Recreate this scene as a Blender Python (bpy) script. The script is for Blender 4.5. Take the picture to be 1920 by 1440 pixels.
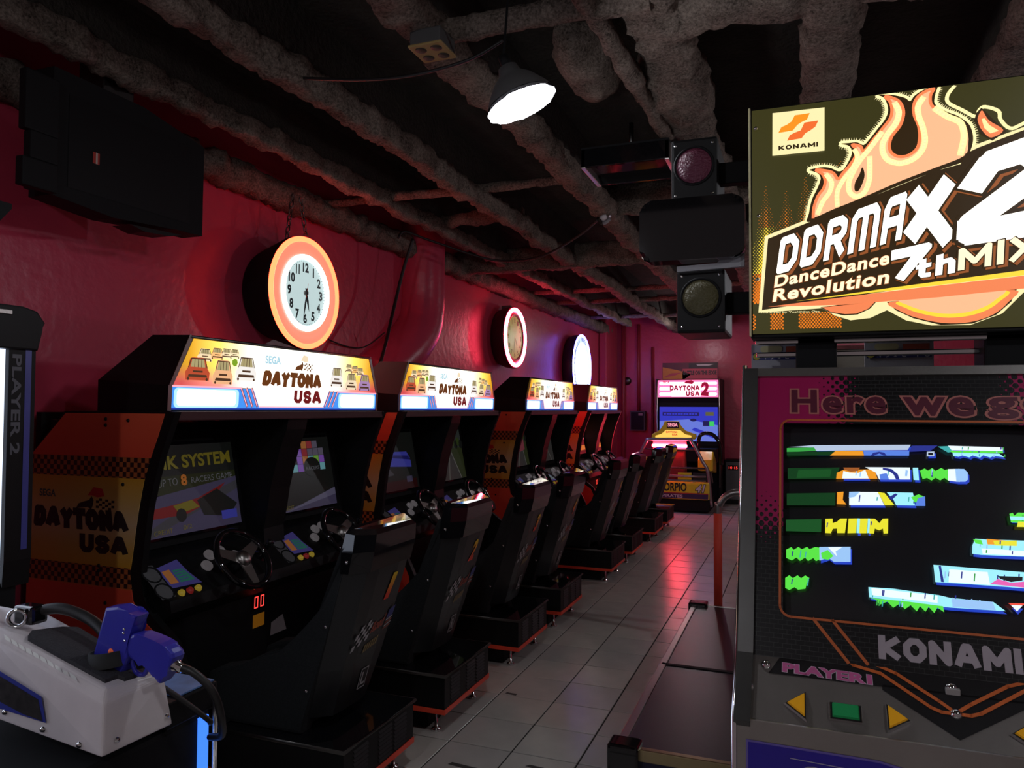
import bpy, bmesh, math, random
from mathutils import Vector, Matrix, noise
from mathutils.geometry import tessellate_polygon

random.seed(7)
SC = bpy.context.scene
COL = SC.collection
for o in list(bpy.data.objects):
    bpy.data.objects.remove(o)

# ------------------------------------------------------------------ camera
EYE = 1.5245
def make_camera():
    yaw, pitch, roll = math.radians(20.8885), math.radians(1.8865), math.radians(0.305)
    d = Vector((-math.sin(yaw) * math.cos(pitch), math.cos(yaw) * math.cos(pitch), math.sin(pitch)))
    r = Vector((math.cos(yaw), math.sin(yaw), 0))
    u = r.cross(d)
    r2 = r * math.cos(roll) + u * math.sin(roll)
    u2 = u * math.cos(roll) - r * math.sin(roll)
    cd = bpy.data.cameras.new('camera')
    cd.sensor_fit = 'HORIZONTAL'
    cd.sensor_width = 36.0
    cd.lens = 1411.87 / 1920 * 36.0
    cd.clip_start = 0.02
    cam = bpy.data.objects.new('camera', cd)
    COL.objects.link(cam)
    cam.matrix_world = Matrix(((r2.x, u2.x, -d.x, 0), (r2.y, u2.y, -d.y, 0), (r2.z, u2.z, -d.z, EYE), (0, 0, 0, 1)))
    SC.camera = cam
make_camera()

# ------------------------------------------------------------------ world (dim hall behind the camera) and exposure
W = bpy.data.worlds.new('world')
SC.world = W
W.use_nodes = True
bgn = W.node_tree.nodes['Background']
bgn.inputs[0].default_value = (0.86, 0.68, 0.70, 1)
bgn.inputs[1].default_value = 0.115
SC.view_settings.view_transform = 'Standard'
SC.view_settings.look = 'None'
SC.view_settings.gamma = 1.0
SC.view_settings.use_curve_mapping = False
SC.view_settings.exposure = 0.0

# ------------------------------------------------------------------ materials
MATS = {}
def mat(name, col, rough=0.5, metal=0.0, var=0.12, scale=14.0, bump=0.0, bscale=60.0, emit=None, es=0.0, spec=0.5, coat=0.0):
    """Principled material with a little procedural colour variation and optional bump."""
    if name in MATS:
        return MATS[name]
    m = bpy.data.materials.new(name)
    m.use_nodes = True
    nt = m.node_tree
    b = nt.nodes['Principled BSDF']
    b.inputs['Roughness'].default_value = rough
    b.inputs['Metallic'].default_value = metal
    b.inputs['Specular IOR Level'].default_value = spec
    b.inputs['Coat Weight'].default_value = coat
    tc = nt.nodes.new('ShaderNodeTexCoord')
    nz = nt.nodes.new('ShaderNodeTexNoise')
    nz.inputs['Scale'].default_value = scale
    nz.inputs['Detail'].default_value = 4
    nt.links.new(tc.outputs['Object'], nz.inputs['Vector'])
    mx = nt.nodes.new('ShaderNodeMix')
    mx.data_type = 'RGBA'
    c = Vector(col[:3])
    mx.inputs[6].default_value = (*(c * (1 - var)), 1)
    mx.inputs[7].default_value = (*[min(1, x) for x in c * (1 + var)], 1)
    nt.links.new(nz.outputs['Fac'], mx.inputs[0])
    nt.links.new(mx.outputs[2], b.inputs['Base Color'])
    if bump:
        n2 = nt.nodes.new('ShaderNodeTexNoise')
        n2.inputs['Scale'].default_value = bscale
        n2.inputs['Detail'].default_value = 6
        nt.links.new(tc.outputs['Object'], n2.inputs['Vector'])
        bp = nt.nodes.new('ShaderNodeBump')
        bp.inputs['Strength'].default_value = bump
        bp.inputs['Distance'].default_value = 0.02
        nt.links.new(n2.outputs['Fac'], bp.inputs['Height'])
        nt.links.new(bp.outputs[0], b.inputs['Normal'])
    if emit:
        b.inputs['Emission Color'].default_value = (*emit, 1)
        b.inputs['Emission Strength'].default_value = es
    MATS[name] = m
    return m

def glow(name, col, es):
    """Backlit print, lamp or screen colour."""
    return mat(name, tuple(0.25 * c for c in col), 0.35, emit=col, es=es, var=0.02)

def nodes_of(m):
    return m.node_tree.nodes, m.node_tree.links, m.node_tree.nodes['Principled BSDF']

# ------------------------------------------------------------------ mesh helpers (all coordinates are world metres)
def origin_of(p):
    v = Vector((0, 0, 0))
    while p is not None:
        v += p.location
        p = p.parent
    return v

def link(name, me, parent=None, material=None):
    o = bpy.data.objects.new(name, me)
    COL.objects.link(o)
    if parent is not None:
        o.parent = parent
    if material is not None:
        me.materials.append(material)
    return o

def mesh(name, verts, faces, material=None, parent=None, smooth=False):
    off = origin_of(parent)
    me = bpy.data.meshes.new(name)
    me.from_pydata([Vector(v) - off for v in verts], [], faces)
    me.update()
    if smooth:
        for p in me.polygons:
            p.use_smooth = True
    return link(name, me, parent, material)

def from_bm(name, bm, material=None, parent=None, smooth=False):
    off = origin_of(parent)
    for v in bm.verts:
        v.co -= off
    bmesh.ops.recalc_face_normals(bm, faces=bm.faces)
    me = bpy.data.meshes.new(name)
    bm.to_mesh(me)
    bm.free()
    if smooth:
        for p in me.polygons:
            p.use_smooth = True
    return link(name, me, parent, material)

def bm_box(bm, x0, x1, y0, y1, z0, z1, bevel=0.0, seg=2):
    vs = [bm.verts.new(p) for p in ((x0, y0, z0), (x1, y0, z0), (x1, y1, z0), (x0, y1, z0), (x0, y0, z1), (x1, y0, z1), (x1, y1, z1), (x0, y1, z1))]
    fs = [bm.faces.new([vs[i] for i in f]) for f in ((3, 2, 1, 0), (4, 5, 6, 7), (0, 1, 5, 4), (1, 2, 6, 5), (2, 3, 7, 6), (3, 0, 4, 7))]
    if bevel:
        es = list({e for f in fs for e in f.edges})
        bmesh.ops.bevel(bm, geom=es, offset=bevel, segments=seg, affect='EDGES', profile=0.6)

def box(name, x0, x1, y0, y1, z0, z1, material, parent=None, bevel=0.004, seg=2):
    bm = bmesh.new()
    bm_box(bm, x0, x1, y0, y1, z0, z1, bevel, seg)
    return from_bm(name, bm, material, parent)

def bm_prism(bm, prof, axis, a0, a1, bevel=0.0):
    """prof: polygon in the two other axes (x,z for 'Y'; y,z for 'X'; x,y for 'Z')."""
    def P(p, a):
        if axis == 'Y':
            return (p[0], a, p[1])
        if axis == 'X':
            return (a, p[0], p[1])
        return (p[0], p[1], a)
    n = len(prof)
    A = [bm.verts.new(P(p, a0)) for p in prof]
    B = [bm.verts.new(P(p, a1)) for p in prof]
    fs = [bm.faces.new(A), bm.faces.new(B[::-1])]
    for i in range(n):
        fs.append(bm.faces.new((A[i], B[i], B[(i + 1) % n], A[(i + 1) % n])))
    if bevel:
        es = list(set(fs[0].edges) | set(fs[1].edges))
        bmesh.ops.bevel(bm, geom=es, offset=bevel, segments=2, affect='EDGES', profile=0.6)

def prism(name, prof, axis, a0, a1, material, parent=None, bevel=0.0):
    bm = bmesh.new()
    bm_prism(bm, prof, axis, a0, a1, bevel)
    return from_bm(name, bm, material, parent)

def bm_tube(bm, pts, r, seg=10, closed=False, rs=None, cap=True):
    pts = [Vector(p) for p in pts]
    n = len(pts)
    rings = []
    prev = None
    for i, p in enumerate(pts):
        if closed:
            t = (pts[(i + 1) % n] - pts[i - 1]).normalized()
        else:
            t = (pts[min(i + 1, n - 1)] - pts[max(i - 1, 0)]).normalized()
        if prev is None:
            ref = Vector((0, 0, 1)) if abs(t.z) < 0.9 else Vector((1, 0, 0))
            s = t.cross(ref).normalized()
        else:
            s = (prev - t * prev.dot(t)).normalized()
        prev = s
        w = t.cross(s)
        rr = rs[i] if rs else r
        rings.append([bm.verts.new(p + (s * math.cos(a) + w * math.sin(a)) * rr) for a in (2 * math.pi * k / seg for k in range(seg))])
    m = n if closed else n - 1
    for i in range(m):
        a, b = rings[i], rings[(i + 1) % n]
        for k in range(seg):
            bm.faces.new((a[k], a[(k + 1) % seg], b[(k + 1) % seg], b[k]))
    if not closed and cap:
        bm.faces.new(rings[0][::-1])
        bm.faces.new(rings[-1])

def tube(name, pts, r, material, parent=None, seg=10, closed=False, rs=None):
    bm = bmesh.new()
    bm_tube(bm, pts, r, seg, closed, rs)
    return from_bm(name, bm, material, parent, smooth=True)

def smooth_path(pts, n=8):
    """Catmull-Rom through pts."""
    P = [Vector(p) for p in pts]
    out = []
    for i in range(len(P) - 1):
        p0, p1, p2, p3 = P[max(i - 1, 0)], P[i], P[i + 1], P[min(i + 2, len(P) - 1)]
        for k in range(n):
            t = k / n
            out.append(0.5 * ((2 * p1) + (p2 - p0) * t + (2 * p0 - 5 * p1 + 4 * p2 - p3) * t * t + (3 * p1 - p0 - 3 * p2 + p3) * t ** 3))
    out.append(P[-1])
    return out

def basis(axis):
    a = Vector(axis).normalized()
    ref = Vector((0, 0, 1)) if abs(a.z) < 0.9 else Vector((1, 0, 0))
    s = ref.cross(a).normalized()
    return a, s, a.cross(s)

def bm_lathe(bm, prof, O, axis, seg=32, jitter=0.0):
    a, s, w = basis(axis)
    O = Vector(O)
    rings = []
    for r, h in prof:
        if r < 1e-6:
            rings.append([bm.verts.new(O + a * h)])
        else:
            ring = []
            for k in range(seg):
                t = 2 * math.pi * k / seg
                rr = r * (1 + jitter * (random.random() - 0.5))
                ring.append(bm.verts.new(O + a * h + (s * math.cos(t) + w * math.sin(t)) * rr))
            rings.append(ring)
    for A, B in zip(rings, rings[1:]):
        for k in range(seg):
            q = (k + 1) % seg
            if len(A) == 1 and len(B) == 1:
                continue
            if len(A) == 1:
                bm.faces.new((A[0], B[q], B[k]))
            elif len(B) == 1:
                bm.faces.new((A[k], A[q], B[0]))
            else:
                bm.faces.new((A[k], A[q], B[q], B[k]))

def lathe(name, prof, O, axis, material, parent=None, seg=32, smooth=True, jitter=0.0):
    bm = bmesh.new()
    bm_lathe(bm, prof, O, axis, seg, jitter)
    return from_bm(name, bm, material, parent, smooth)

def ring_pts(O, axis, r, n=48, a0=0.0, a1=2 * math.pi):
    a, s, w = basis(axis)
    full = abs(a1 - a0 - 2 * math.pi) < 1e-6
    m = n if full else n + 1
    return [Vector(O) + (s * math.cos(a0 + (a1 - a0) * k / n) + w * math.sin(a0 + (a1 - a0) * k / n)) * r for k in range(m)]

# ---- flat print: polygons and lettering laid on a plane ------------------
class Plane:
    def __init__(self, O, U, V):
        self.O, self.U, self.V = Vector(O), Vector(U).normalized(), Vector(V).normalized()
        self.N = self.U.cross(self.V)
    def p(self, u, v, lift=0.0):
        return self.O + self.U * u + self.V * v + self.N * lift

LIFT = 0.0005
def print_on(name, plane, items, parent):
    """items: (polygon [(u,v)..], material, layer) -> one flat printed mesh with several inks."""
    off = origin_of(parent)
    vs, fs, mi, mats = [], [], [], []
    for poly, m, layer in items:
        if m not in mats:
            mats.append(m)
        k = mats.index(m)
        base = len(vs)
        vs += [plane.p(u, v, LIFT * layer) - off for u, v in poly]
        if len(poly) <= 3:
            tris = [tuple(range(len(poly)))]
        else:
            tris = tessellate_polygon([[Vector((u, v, 0)) for u, v in poly]])
        for t in tris:
            a, b, c = (Vector((*poly[i], 0)) for i in t)
            if (b - a).cross(c - a).z < 0:
                t = (t[0], t[2], t[1])
            fs.append(tuple(base + i for i in t))
            mi.append(k)
    me = bpy.data.meshes.new(name)
    me.from_pydata(vs, [], fs)
    for m in mats:
        me.materials.append(m)
    for p, k in zip(me.polygons, mi):
        p.material_index = k
    me.update()
    return link(name, me, parent)

def stroke(pts, w, closed=False):
    out = []
    n = len(pts)
    rng = n if closed else n - 1
    for i in range(rng):
        a, b = Vector(pts[i]), Vector(pts[(i + 1) % n])
        d = (b - a)
        if d.length < 1e-6:
            continue
        d.normalize()
        q = Vector((-d.y, d.x)) * (w / 2)
        e = d * (w * 0.3)
        out.append([tuple(a - e + q), tuple(a - e - q), tuple(b + e - q), tuple(b + e + q)])
    return out

def curve2(pts, closed=True, n=4):
    """Catmull-Rom smoothing of a plane outline."""
    P = [Vector(p) for p in pts]
    m = len(P)
    out = []
    for i in range(m if closed else m - 1):
        if closed:
            p0, p1, p2, p3 = P[i - 1], P[i], P[(i + 1) % m], P[(i + 2) % m]
        else:
            p0, p1, p2, p3 = P[max(i - 1, 0)], P[i], P[i + 1], P[min(i + 2, m - 1)]
        for k in range(n):
            t = k / n
            q = 0.5 * ((2 * p1) + (p2 - p0) * t + (2 * p0 - 5 * p1 + 4 * p2 - p3) * t * t + (3 * p1 - p0 - 3 * p2 + p3) * t ** 3)
            out.append((q.x, q.y))
    if not closed:
        out.append(tuple(P[-1]))
    return out

def rect(u0, u1, v0, v1):
    return [(u0, v0), (u1, v0), (u1, v1), (u0, v1)]

def disc2(u, v, r, n=20, ry=None):
    ry = ry or r
    return [(u + r * math.cos(2 * math.pi * k / n), v + ry * math.sin(2 * math.pi * k / n)) for k in range(n)]

def rrect(u0, u1, v0, v1, r, n=5):
    out = []
    for cx, cy, a in ((u1 - r, v0 + r, -90), (u1 - r, v1 - r, 0), (u0 + r, v1 - r, 90), (u0 + r, v0 + r, 180)):
        for k in range(n + 1):
            t = math.radians(a + 90 * k / n)
            out.append((cx + r * math.cos(t), cy + r * math.sin(t)))
    return out

TEXT_CACHE = {}
def glyphs(s, bold, shear, space):
    key = (s, bold, shear, space)
    if key not in TEXT_CACHE:
        cu = bpy.data.curves.new('lettering', 'FONT')
        cu.body = s
        cu.size = 1.0
        cu.offset = bold
        cu.shear = shear
        cu.space_character = space
        cu.resolution_u = 4
        cu.fill_mode = 'FRONT'
        o = bpy.data.objects.new('lettering', cu)
        COL.objects.link(o)
        dg = bpy.context.evaluated_depsgraph_get()
        me = bpy.data.meshes.new_from_object(o.evaluated_get(dg))
        v = [tuple(x.co[:2]) for x in me.vertices]
        f = [tuple(p.vertices) for p in me.polygons]
        bpy.data.objects.remove(o)
        bpy.data.curves.remove(cu)
        bpy.data.meshes.remove(me)
        TEXT_CACHE[key] = (v, f)
    return TEXT_CACHE[key]

def lettering(s, plane, quad, material, parent, layer=1, bold=0.02, shear=0.0, space=1.0, name='lettering', grow=0.0, ref=None):
    """Lettering stretched into a quad [bl, br, tr, tl] of plane coordinates."""
    v, f = glyphs(s, bold, shear, space)
    rv = glyphs(s, ref, shear, space)[0] if ref is not None else v
    if not v:
        return None
    x0, x1 = min(p[0] for p in rv), max(p[0] for p in rv)
    y0, y1 = min(p[1] for p in rv), max(p[1] for p in rv)
    bl, br, tr, tl = [Vector(q) for q in quad]
    off = origin_of(parent)
    out = []
    for x, y in v:
        a, b = (x - x0) / (x1 - x0), (y - y0) / (y1 - y0)
        q = bl * (1 - a) * (1 - b) + br * a * (1 - b) + tr * a * b + tl * (1 - a) * b
        out.append(plane.p(q.x, q.y, LIFT * layer) - off)
    fs = []
    for t in f:
        n = (out[t[1]] - out[t[0]]).cross(out[t[2]] - out[t[0]])
        fs.append(t if n.dot(plane.N) >= 0 else t[::-1])
    me = bpy.data.meshes.new(name)
    me.from_pydata(out, [], fs)
    me.update()
    return link(name, me, parent, material)

# heavy block letters drawn as thick strokes: {letter: (width, polylines in a unit box)}
BLOCK = {
    'D': (0.80, [[(0, 0), (0, 1), (.65, 1), (1, .75), (1, .25), (.65, 0), (0, 0)]]),
    'A': (0.92, [[(0, 0), (.40, 1), (.60, 1), (1, 0)], [(.17, .30), (.83, .30)]]),
    'a': (0.80, [[(0, 0), (.0, .80), (.18, 1), (1, 1), (1, 0)], [(0, .42), (1, .42)]]),
    'Y': (0.86, [[(0, 1), (.5, .48), (1, 1)], [(.5, .48), (.5, 0)]]),
    'T': (0.78, [[(0, 1), (1, 1)], [(.5, 1), (.5, 0)]]),
    'O': (0.86, [[(.3, 0), (0, .28), (0, .72), (.3, 1), (.7, 1), (1, .72), (1, .28), (.7, 0), (.3, 0)]]),
    'N': (0.82, [[(0, 0), (0, 1), (1, 0), (1, 1)]]),
    'U': (0.80, [[(0, 1), (0, .25), (.28, 0), (.72, 0), (1, .25), (1, 1)]]),
    'S': (0.78, [[(1, .80), (.75, 1), (.25, 1), (0, .82), (0, .66), (.25, .53), (.75, .47), (1, .34), (1, .18), (.75, 0), (.25, 0), (0, .20)]]),
    'R': (0.80, [[(0, 0), (0, 1), (.72, 1), (1, .86), (1, .62), (.72, .46), (0, .46)], [(.50, .46), (1, 0)]]),
    'm': (1.10, [[(0, 0), (0, .84), (.14, 1), (.86, 1), (1, .84), (1, 0)], [(.5, 1), (.5, 0)]]),
    'M': (1.00, [[(0, 0), (0, 1), (.5, .25), (1, 1), (1, 0)]]),
    'X': (0.90, [[(0, 0), (1, 1)], [(0, 1), (1, 0)]]),
    '2': (0.82, [[(0, .74), (.22, 1), (.78, 1), (1, .82), (1, .64), (0, .16), (0, 0), (1, 0)]]),
    '7': (0.78, [[(0, 1), (1, 1), (.30, 0)]]),
    'K': (0.84, [[(0, 0), (0, 1)], [(1, 1), (.12, .50), (1, 0)]]),
    'I': (0.0, [[(0, 0), (0, 1)]]),
    't': (0.52, [[(.35, 1.1), (.35, .12), (.55, 0), (1, 0)], [(0, .72), (1, .72)]]),
    'h': (0.66, [[(0, 0), (0, 1.1)], [(0, .55), (.3, .72), (.8, .72), (1, .55), (1, 0)]]),
    'E': (0.70, [[(1, 0), (0, 0), (0, 1), (1, 1)], [(0, .5), (.85, .5)]]),
    'G': (0.84, [[(1, .80), (.72, 1), (.28, 1), (0, .74), (0, .26), (.28, 0), (1, 0), (1, .46), (.6, .46)]]),
}
def block_text(word, plane, quad, material, parent, layer=1, weight=0.26, extra=0.0, gap=0.10, shift=(0, 0), name='lettering'):
    """Heavy lettering into a quad [bl, br, tr, tl]; extra widens the strokes for an outline behind."""
    x, polys = 0.0, []
    for k, ch in enumerate(word):
        w, lines = BLOCK[ch]
        w = max(w - weight, 0.0)
        x0 = x + weight / 2
        for ln in lines:
            P = [(x0 + a * w, weight / 2 + b * (1 - weight)) for a, b in ln]
            n = len(P)
            ring = P[0] == P[-1]
            for i in range(n - 1):
                a, b = Vector(P[i]), Vector(P[i + 1])
                d = (b - a).normalized()
                q = Vector((-d.y, d.x)) * (weight + extra) / 2
                e0 = d * ((weight + extra) / 2 if (i == 0 and not ring) else weight * 0.20 + extra * 0.3)
                e1 = d * ((weight + extra) / 2 if (i == n - 2 and not ring) else weight * 0.20 + extra * 0.3)
                if abs(d.x) > 0.05 and abs(d.y) > 0.05:
                    e0 = e0 * 0.55
                    e1 = e1 * 0.55
                elif not (ring or 0 < i < n - 2):
                    pass
                polys.append([a - e0 + q, a - e0 - q, b + e1 - q, b + e1 + q])
            for i in range(n):      # round the joints
                if 0 < i < n - 1 or ring:
                    r = (weight + extra) / 2
                    polys.append([Vector(P[i]) + Vector((math.cos(t), math.sin(t))) * r for t in (2 * math.pi * j / 10 for j in range(10))])
        x += w + weight + gap
    W = x - gap
    bl, br, tr, tl = [Vector(q) for q in quad]
    off = origin_of(parent)
    vs, fs = [], []
    for P in polys:
        base = len(vs)
        for p in P:
            a, b = p.x / W, p.y
            q = bl * (1 - a) * (1 - b) + br * a * (1 - b) + tr * a * b + tl * (1 - a) * b
            vs.append(plane.p(q.x + shift[0], q.y + shift[1], LIFT * layer + 1.5e-6 * len(fs)) - off)
        fs.append(tuple(range(base, len(vs))))
    out = []
    for t in fs:
        nn = (vs[t[1]] - vs[t[0]]).cross(vs[t[2]] - vs[t[0]])
        out.append(t if nn.dot(plane.N) >= 0 else t[::-1])
    me = bpy.data.meshes.new(name)
    me.from_pydata(vs, [], out)
    me.update()
    return link(name, me, parent, material)

# ------------------------------------------------------------------ things
def tag(o, label=None, cat=None, group=None, kind=None):
    if label:
        o['label'] = label
    if cat:
        o['category'] = cat
    if group:
        o['group'] = group
    if kind:
        o['kind'] = kind
    return o

def thing(name, label, cat, loc=(0, 0, 0), group=None):
    o = bpy.data.objects.new(name, None)
    o.empty_display_size = 0.1
    COL.objects.link(o)
    o.location = loc
    return tag(o, label, cat, group)

def dup(root, loc, label):
    """A copy of a thing with copies of its parts and sub-parts (shared mesh data)."""
    r = root.copy()
    COL.objects.link(r)
    r.location = loc
    r['label'] = label
    for ch in list(root.children):
        c = ch.copy()
        COL.objects.link(c)
        c.parent = r
        for g in list(ch.children):
            d = g.copy()
            COL.objects.link(d)
            d.parent = c
    return r

# ------------------------------------------------------------------ common materials
M_BLACK = mat('black laminate', (0.0045, 0.0045, 0.005), 0.5, bump=0.05, bscale=300, spec=0.28)
M_BLACKM = mat('matt black paint', (0.005, 0.005, 0.006), 0.7, spec=0.25)
M_GLOSS = mat('gloss black plastic', (0.006, 0.006, 0.007), 0.05, coat=0.5)
M_RUBBER = mat('black rubber', (0.012, 0.012, 0.012), 0.8)
M_FABRIC = mat('charcoal seat fabric', (0.018, 0.019, 0.020), 0.95, spec=0.2, var=0.45, scale=160, bump=0.25, bscale=500)
M_CHROME = mat('chrome', (0.75, 0.75, 0.76), 0.12, 1.0)
M_STEEL = mat('brushed steel', (0.42, 0.40, 0.38), 0.34, 1.0, bump=0.03, bscale=200)
M_DSTEEL = mat('dark steel', (0.14, 0.135, 0.13), 0.38, 1.0)
M_REDTRIM = mat('red trim strip', (0.92, 0.075, 0.035), 0.4)
M_WHITEP = mat('white plastic', (0.72, 0.66, 0.68), 0.38, coat=0.2)
M_GREYP = mat('grey plastic', (0.12, 0.12, 0.125), 0.5)
M_CABLE = mat('black cable', (0.012, 0.011, 0.011), 0.5)
M_GLASS = mat('dark screen glass', (0.006, 0.006, 0.008), 0.08)
# ================================================================== ROOM SHELL
M_WALL = mat('red gloss wall paint', (0.62, 0.060, 0.120), 0.30, var=0.14, scale=2.2, bump=0.16, bscale=16)
def spray_material():
    """Fluffy sprayed coat: speckled colour and deep pits."""
    m = mat('sprayed fireproofing', (0.3, 0.24, 0.2), 0.98, spec=0.1)
    n, l, b = nodes_of(m)
    tc = n.new('ShaderNodeTexCoord')
    n1, n2, vo = n.new('ShaderNodeTexNoise'), n.new('ShaderNodeTexNoise'), n.new('ShaderNodeTexVoronoi')
    n1.inputs['Scale'].default_value, n1.inputs['Detail'].default_value = 85, 6
    n1.inputs['Roughness'].default_value = 0.75
    n2.inputs['Scale'].default_value, n2.inputs['Detail'].default_value = 7, 4
    vo.inputs['Scale'].default_value = 60
    for q in (n1, n2, vo):
        l.new(tc.outputs['Object'], q.inputs['Vector'])
    rp = n.new('ShaderNodeValToRGB')
    rp.color_ramp.elements[0].position, rp.color_ramp.elements[0].color = 0.36, (0.045, 0.034, 0.028, 1)
    rp.color_ramp.elements[1].position, rp.color_ramp.elements[1].color = 0.62, (0.54, 0.43, 0.36, 1)
    mm = n.new('ShaderNodeMix'); mm.data_type = 'FLOAT'
    mm.inputs[0].default_value = 0.30
    l.new(n1.outputs['Fac'], mm.inputs[2]); l.new(n2.outputs['Fac'], mm.inputs[3])
    l.new(mm.outputs[0], rp.inputs[0])
    l.new(rp.outputs[0], b.inputs['Base Color'])
    bp = n.new('ShaderNodeBump')
    bp.inputs['Strength'].default_value, bp.inputs['Distance'].default_value = 1.0, 0.03
    l.new(n1.outputs['Fac'], bp.inputs['Height'])
    l.new(bp.outputs[0], b.inputs['Normal'])
    return m
M_SPRAY = spray_material()
M_DECK = mat('dark sprayed deck', (0.045, 0.038, 0.031), 0.98, var=0.5, scale=9, bump=0.8, bscale=40)
M_GROUT = mat('dark grout', (0.022, 0.02, 0.02), 0.9)
def tile_mats():
    out = []
    for k, c in enumerate(((0.56, 0.53, 0.49), (0.53, 0.50, 0.47), (0.58, 0.55, 0.50))):
        m = mat('beige floor tile %d' % k, c, 0.24, var=0.18, scale=5.5, bump=0.03, bscale=30)
        out.append(m)
    return out
M_TILES = tile_mats()
XW, YF, YB, XR = -3.12, 13.0, -2.2, 4.4   # left wall, far wall, back edge, right edge of what is built

fl = tag(box('floor', XW, XR, YB, YF, -0.14, -0.004, M_GROUT, bevel=0), 'dark grout bed under the beige floor tiles', kind='structure')
T = 0.305
TX0, TY0 = -4.9576 * T, 10.4322 * T
def tile_mesh(k):
    bm = bmesh.new()
    g = 0.0036
    bm_box(bm, g, T - g, g, T - g, -0.005, 0.0, 0.0015, 1)
    me = bpy.data.meshes.new('tile')
    bm.to_mesh(me)
    bm.free()
    me.materials.append(M_TILES[k])
    return me
TM = [tile_mesh(k) for k in range(3)]
tiles = []
i0, i1 = math.floor((XW - TX0) / T) + 1, math.ceil((XR - TX0) / T)
j0, j1 = math.floor((YB - TY0) / T) + 1, math.ceil((YF - TY0) / T)
rest = bmesh.new()
for i in range(i0, i1):
    for j in range(j0, j1):
        x, y = TX0 + i * T, TY0 + j * T
        if x + T > XR or y + T > YF:
            continue
        if -1.9 < x < 0.05 and 1.7 < y and not (x > -0.9 and y < 2.0):
            o = bpy.data.objects.new('tile', TM[random.randrange(3)])
            COL.objects.link(o)
            o.parent = fl
            o.location = (x, y, 0)
            tiles.append(o)
        else:
            bm_box(rest, x + 0.0028, x + T - 0.0028, y + 0.0028, y + T - 0.0028, -0.005, 0.0)
o = from_bm('tile_field', rest, M_TILES[0], fl)
o['kind'] = 'stuff'
# dark scuffs worn into the tiles
M_SCUFF = mat('dark scuff', (0.06, 0.055, 0.05), 0.8)
sc_pl = Plane((0, 0, 0), (1, 0, 0), (0, 1, 0))
print_on('scuff_mark', sc_pl, [([(-1.42, 2.97), (-1.30, 2.955), (-1.20, 2.965), (-1.21, 2.985), (-1.30, 2.985), (-1.41, 2.995)], M_SCUFF, 0.6), ([(-1.105, 3.075), (-0.985, 3.055), (-0.975, 3.085), (-1.09, 3.095)], M_SCUFF, 0.6), ([(-1.485, 3.81), (-1.42, 3.80), (-1.42, 3.825), (-1.48, 3.83)], M_SCUFF, 0.6)], fl)

def wall(name, x0, x1, y0, y1, z0, z1, label):
    return tag(box(name, x0, x1, y0, y1, z0, z1, M_WALL, bevel=0), label, kind='structure')
wall_left = wall('wall_left', XW - 0.15, XW, YB, YF, 0, 3.2, 'glossy red painted wall behind the racing cabinets')
wall_far = wall('wall_far', XW, XR, YF, YF + 0.15, 0, 3.2, 'red painted end wall of the arcade')
wall('wall_right', XR, XR + 0.15, 1.5, YF + 0.15, 0, 3.2, 'red painted wall on the far side of the dance game')
tag(box('ceiling', XW - 0.15, XR, YB, YF + 0.15, 3.18, 3.3, M_DECK, bevel=0), 'dark sprayed ceiling deck above the beams', kind='structure')

def lumpy(name, p0, p1, w, h, z, label, seg=0.028, amp=0.026, mt=None, n=14, sq=0.55, freq=9.0, parent=None, web=False):
    """Beam or pipe under a rough sprayed coat: superelliptic section w x h, underside at height z."""
    p0, p1 = Vector((*p0, 0)), Vector((*p1, 0))
    d = p1 - p0
    L = d.length
    d.normalize()
    s = Vector((-d.y, d.x, 0))
    m = max(2, int(L / seg))
    vs, fs = [], []
    for i in range(m + 1):
        c = p0 + d * (L * i / m)
        wob = noise.noise(Vector((c.x * 1.1 + z, c.y * 1.1, 3.1))) * amp * 1.1
        for k in range(n):
            t = 2 * math.pi * k / n
            cx = math.copysign(abs(math.cos(t)) ** sq, math.cos(t)) * w / 2
            cz = math.copysign(abs(math.sin(t)) ** sq, math.sin(t)) * h / 2
            q = c + s * (cx + wob) + Vector((0, 0, z + h / 2 + cz))
            e = noise.noise(q * freq) * amp + noise.noise(q * freq * 3.1) * amp * 0.6 + noise.noise(q * freq * 7.7) * amp * 0.45
            nrm = (s * cx + Vector((0, 0, cz)))
            nrm.normalize()
            vs.append(q + nrm * e)
    for i in range(m):
        for k in range(n):
            a, b = i * n + k, i * n + (k + 1) % n
            fs.append((a, b, b + n, a + n))
    fs.append(tuple(range(n)))
    fs.append(tuple(range(m * n, m * n + n))[::-1])
    o = mesh(name, vs, fs, mt or M_SPRAY, parent, smooth=True)
    if web:
        q = s * (w * 0.2)
        ww = [p0 - q, p0 + q, p1 + q, p1 - q]
        mesh('joist_web', [(v.x, v.y, z + h * 0.6) for v in ww] + [(v.x, v.y, 3.18) for v in ww], [(3, 2, 1, 0), (4, 5, 6, 7), (0, 1, 5, 4), (1, 2, 6, 5), (2, 3, 7, 6), (3, 0, 4, 7)], M_DECK, o)  # deck-dark web: shade on the joist sides is put into its colour
    return tag(o, label, kind='structure')

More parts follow.
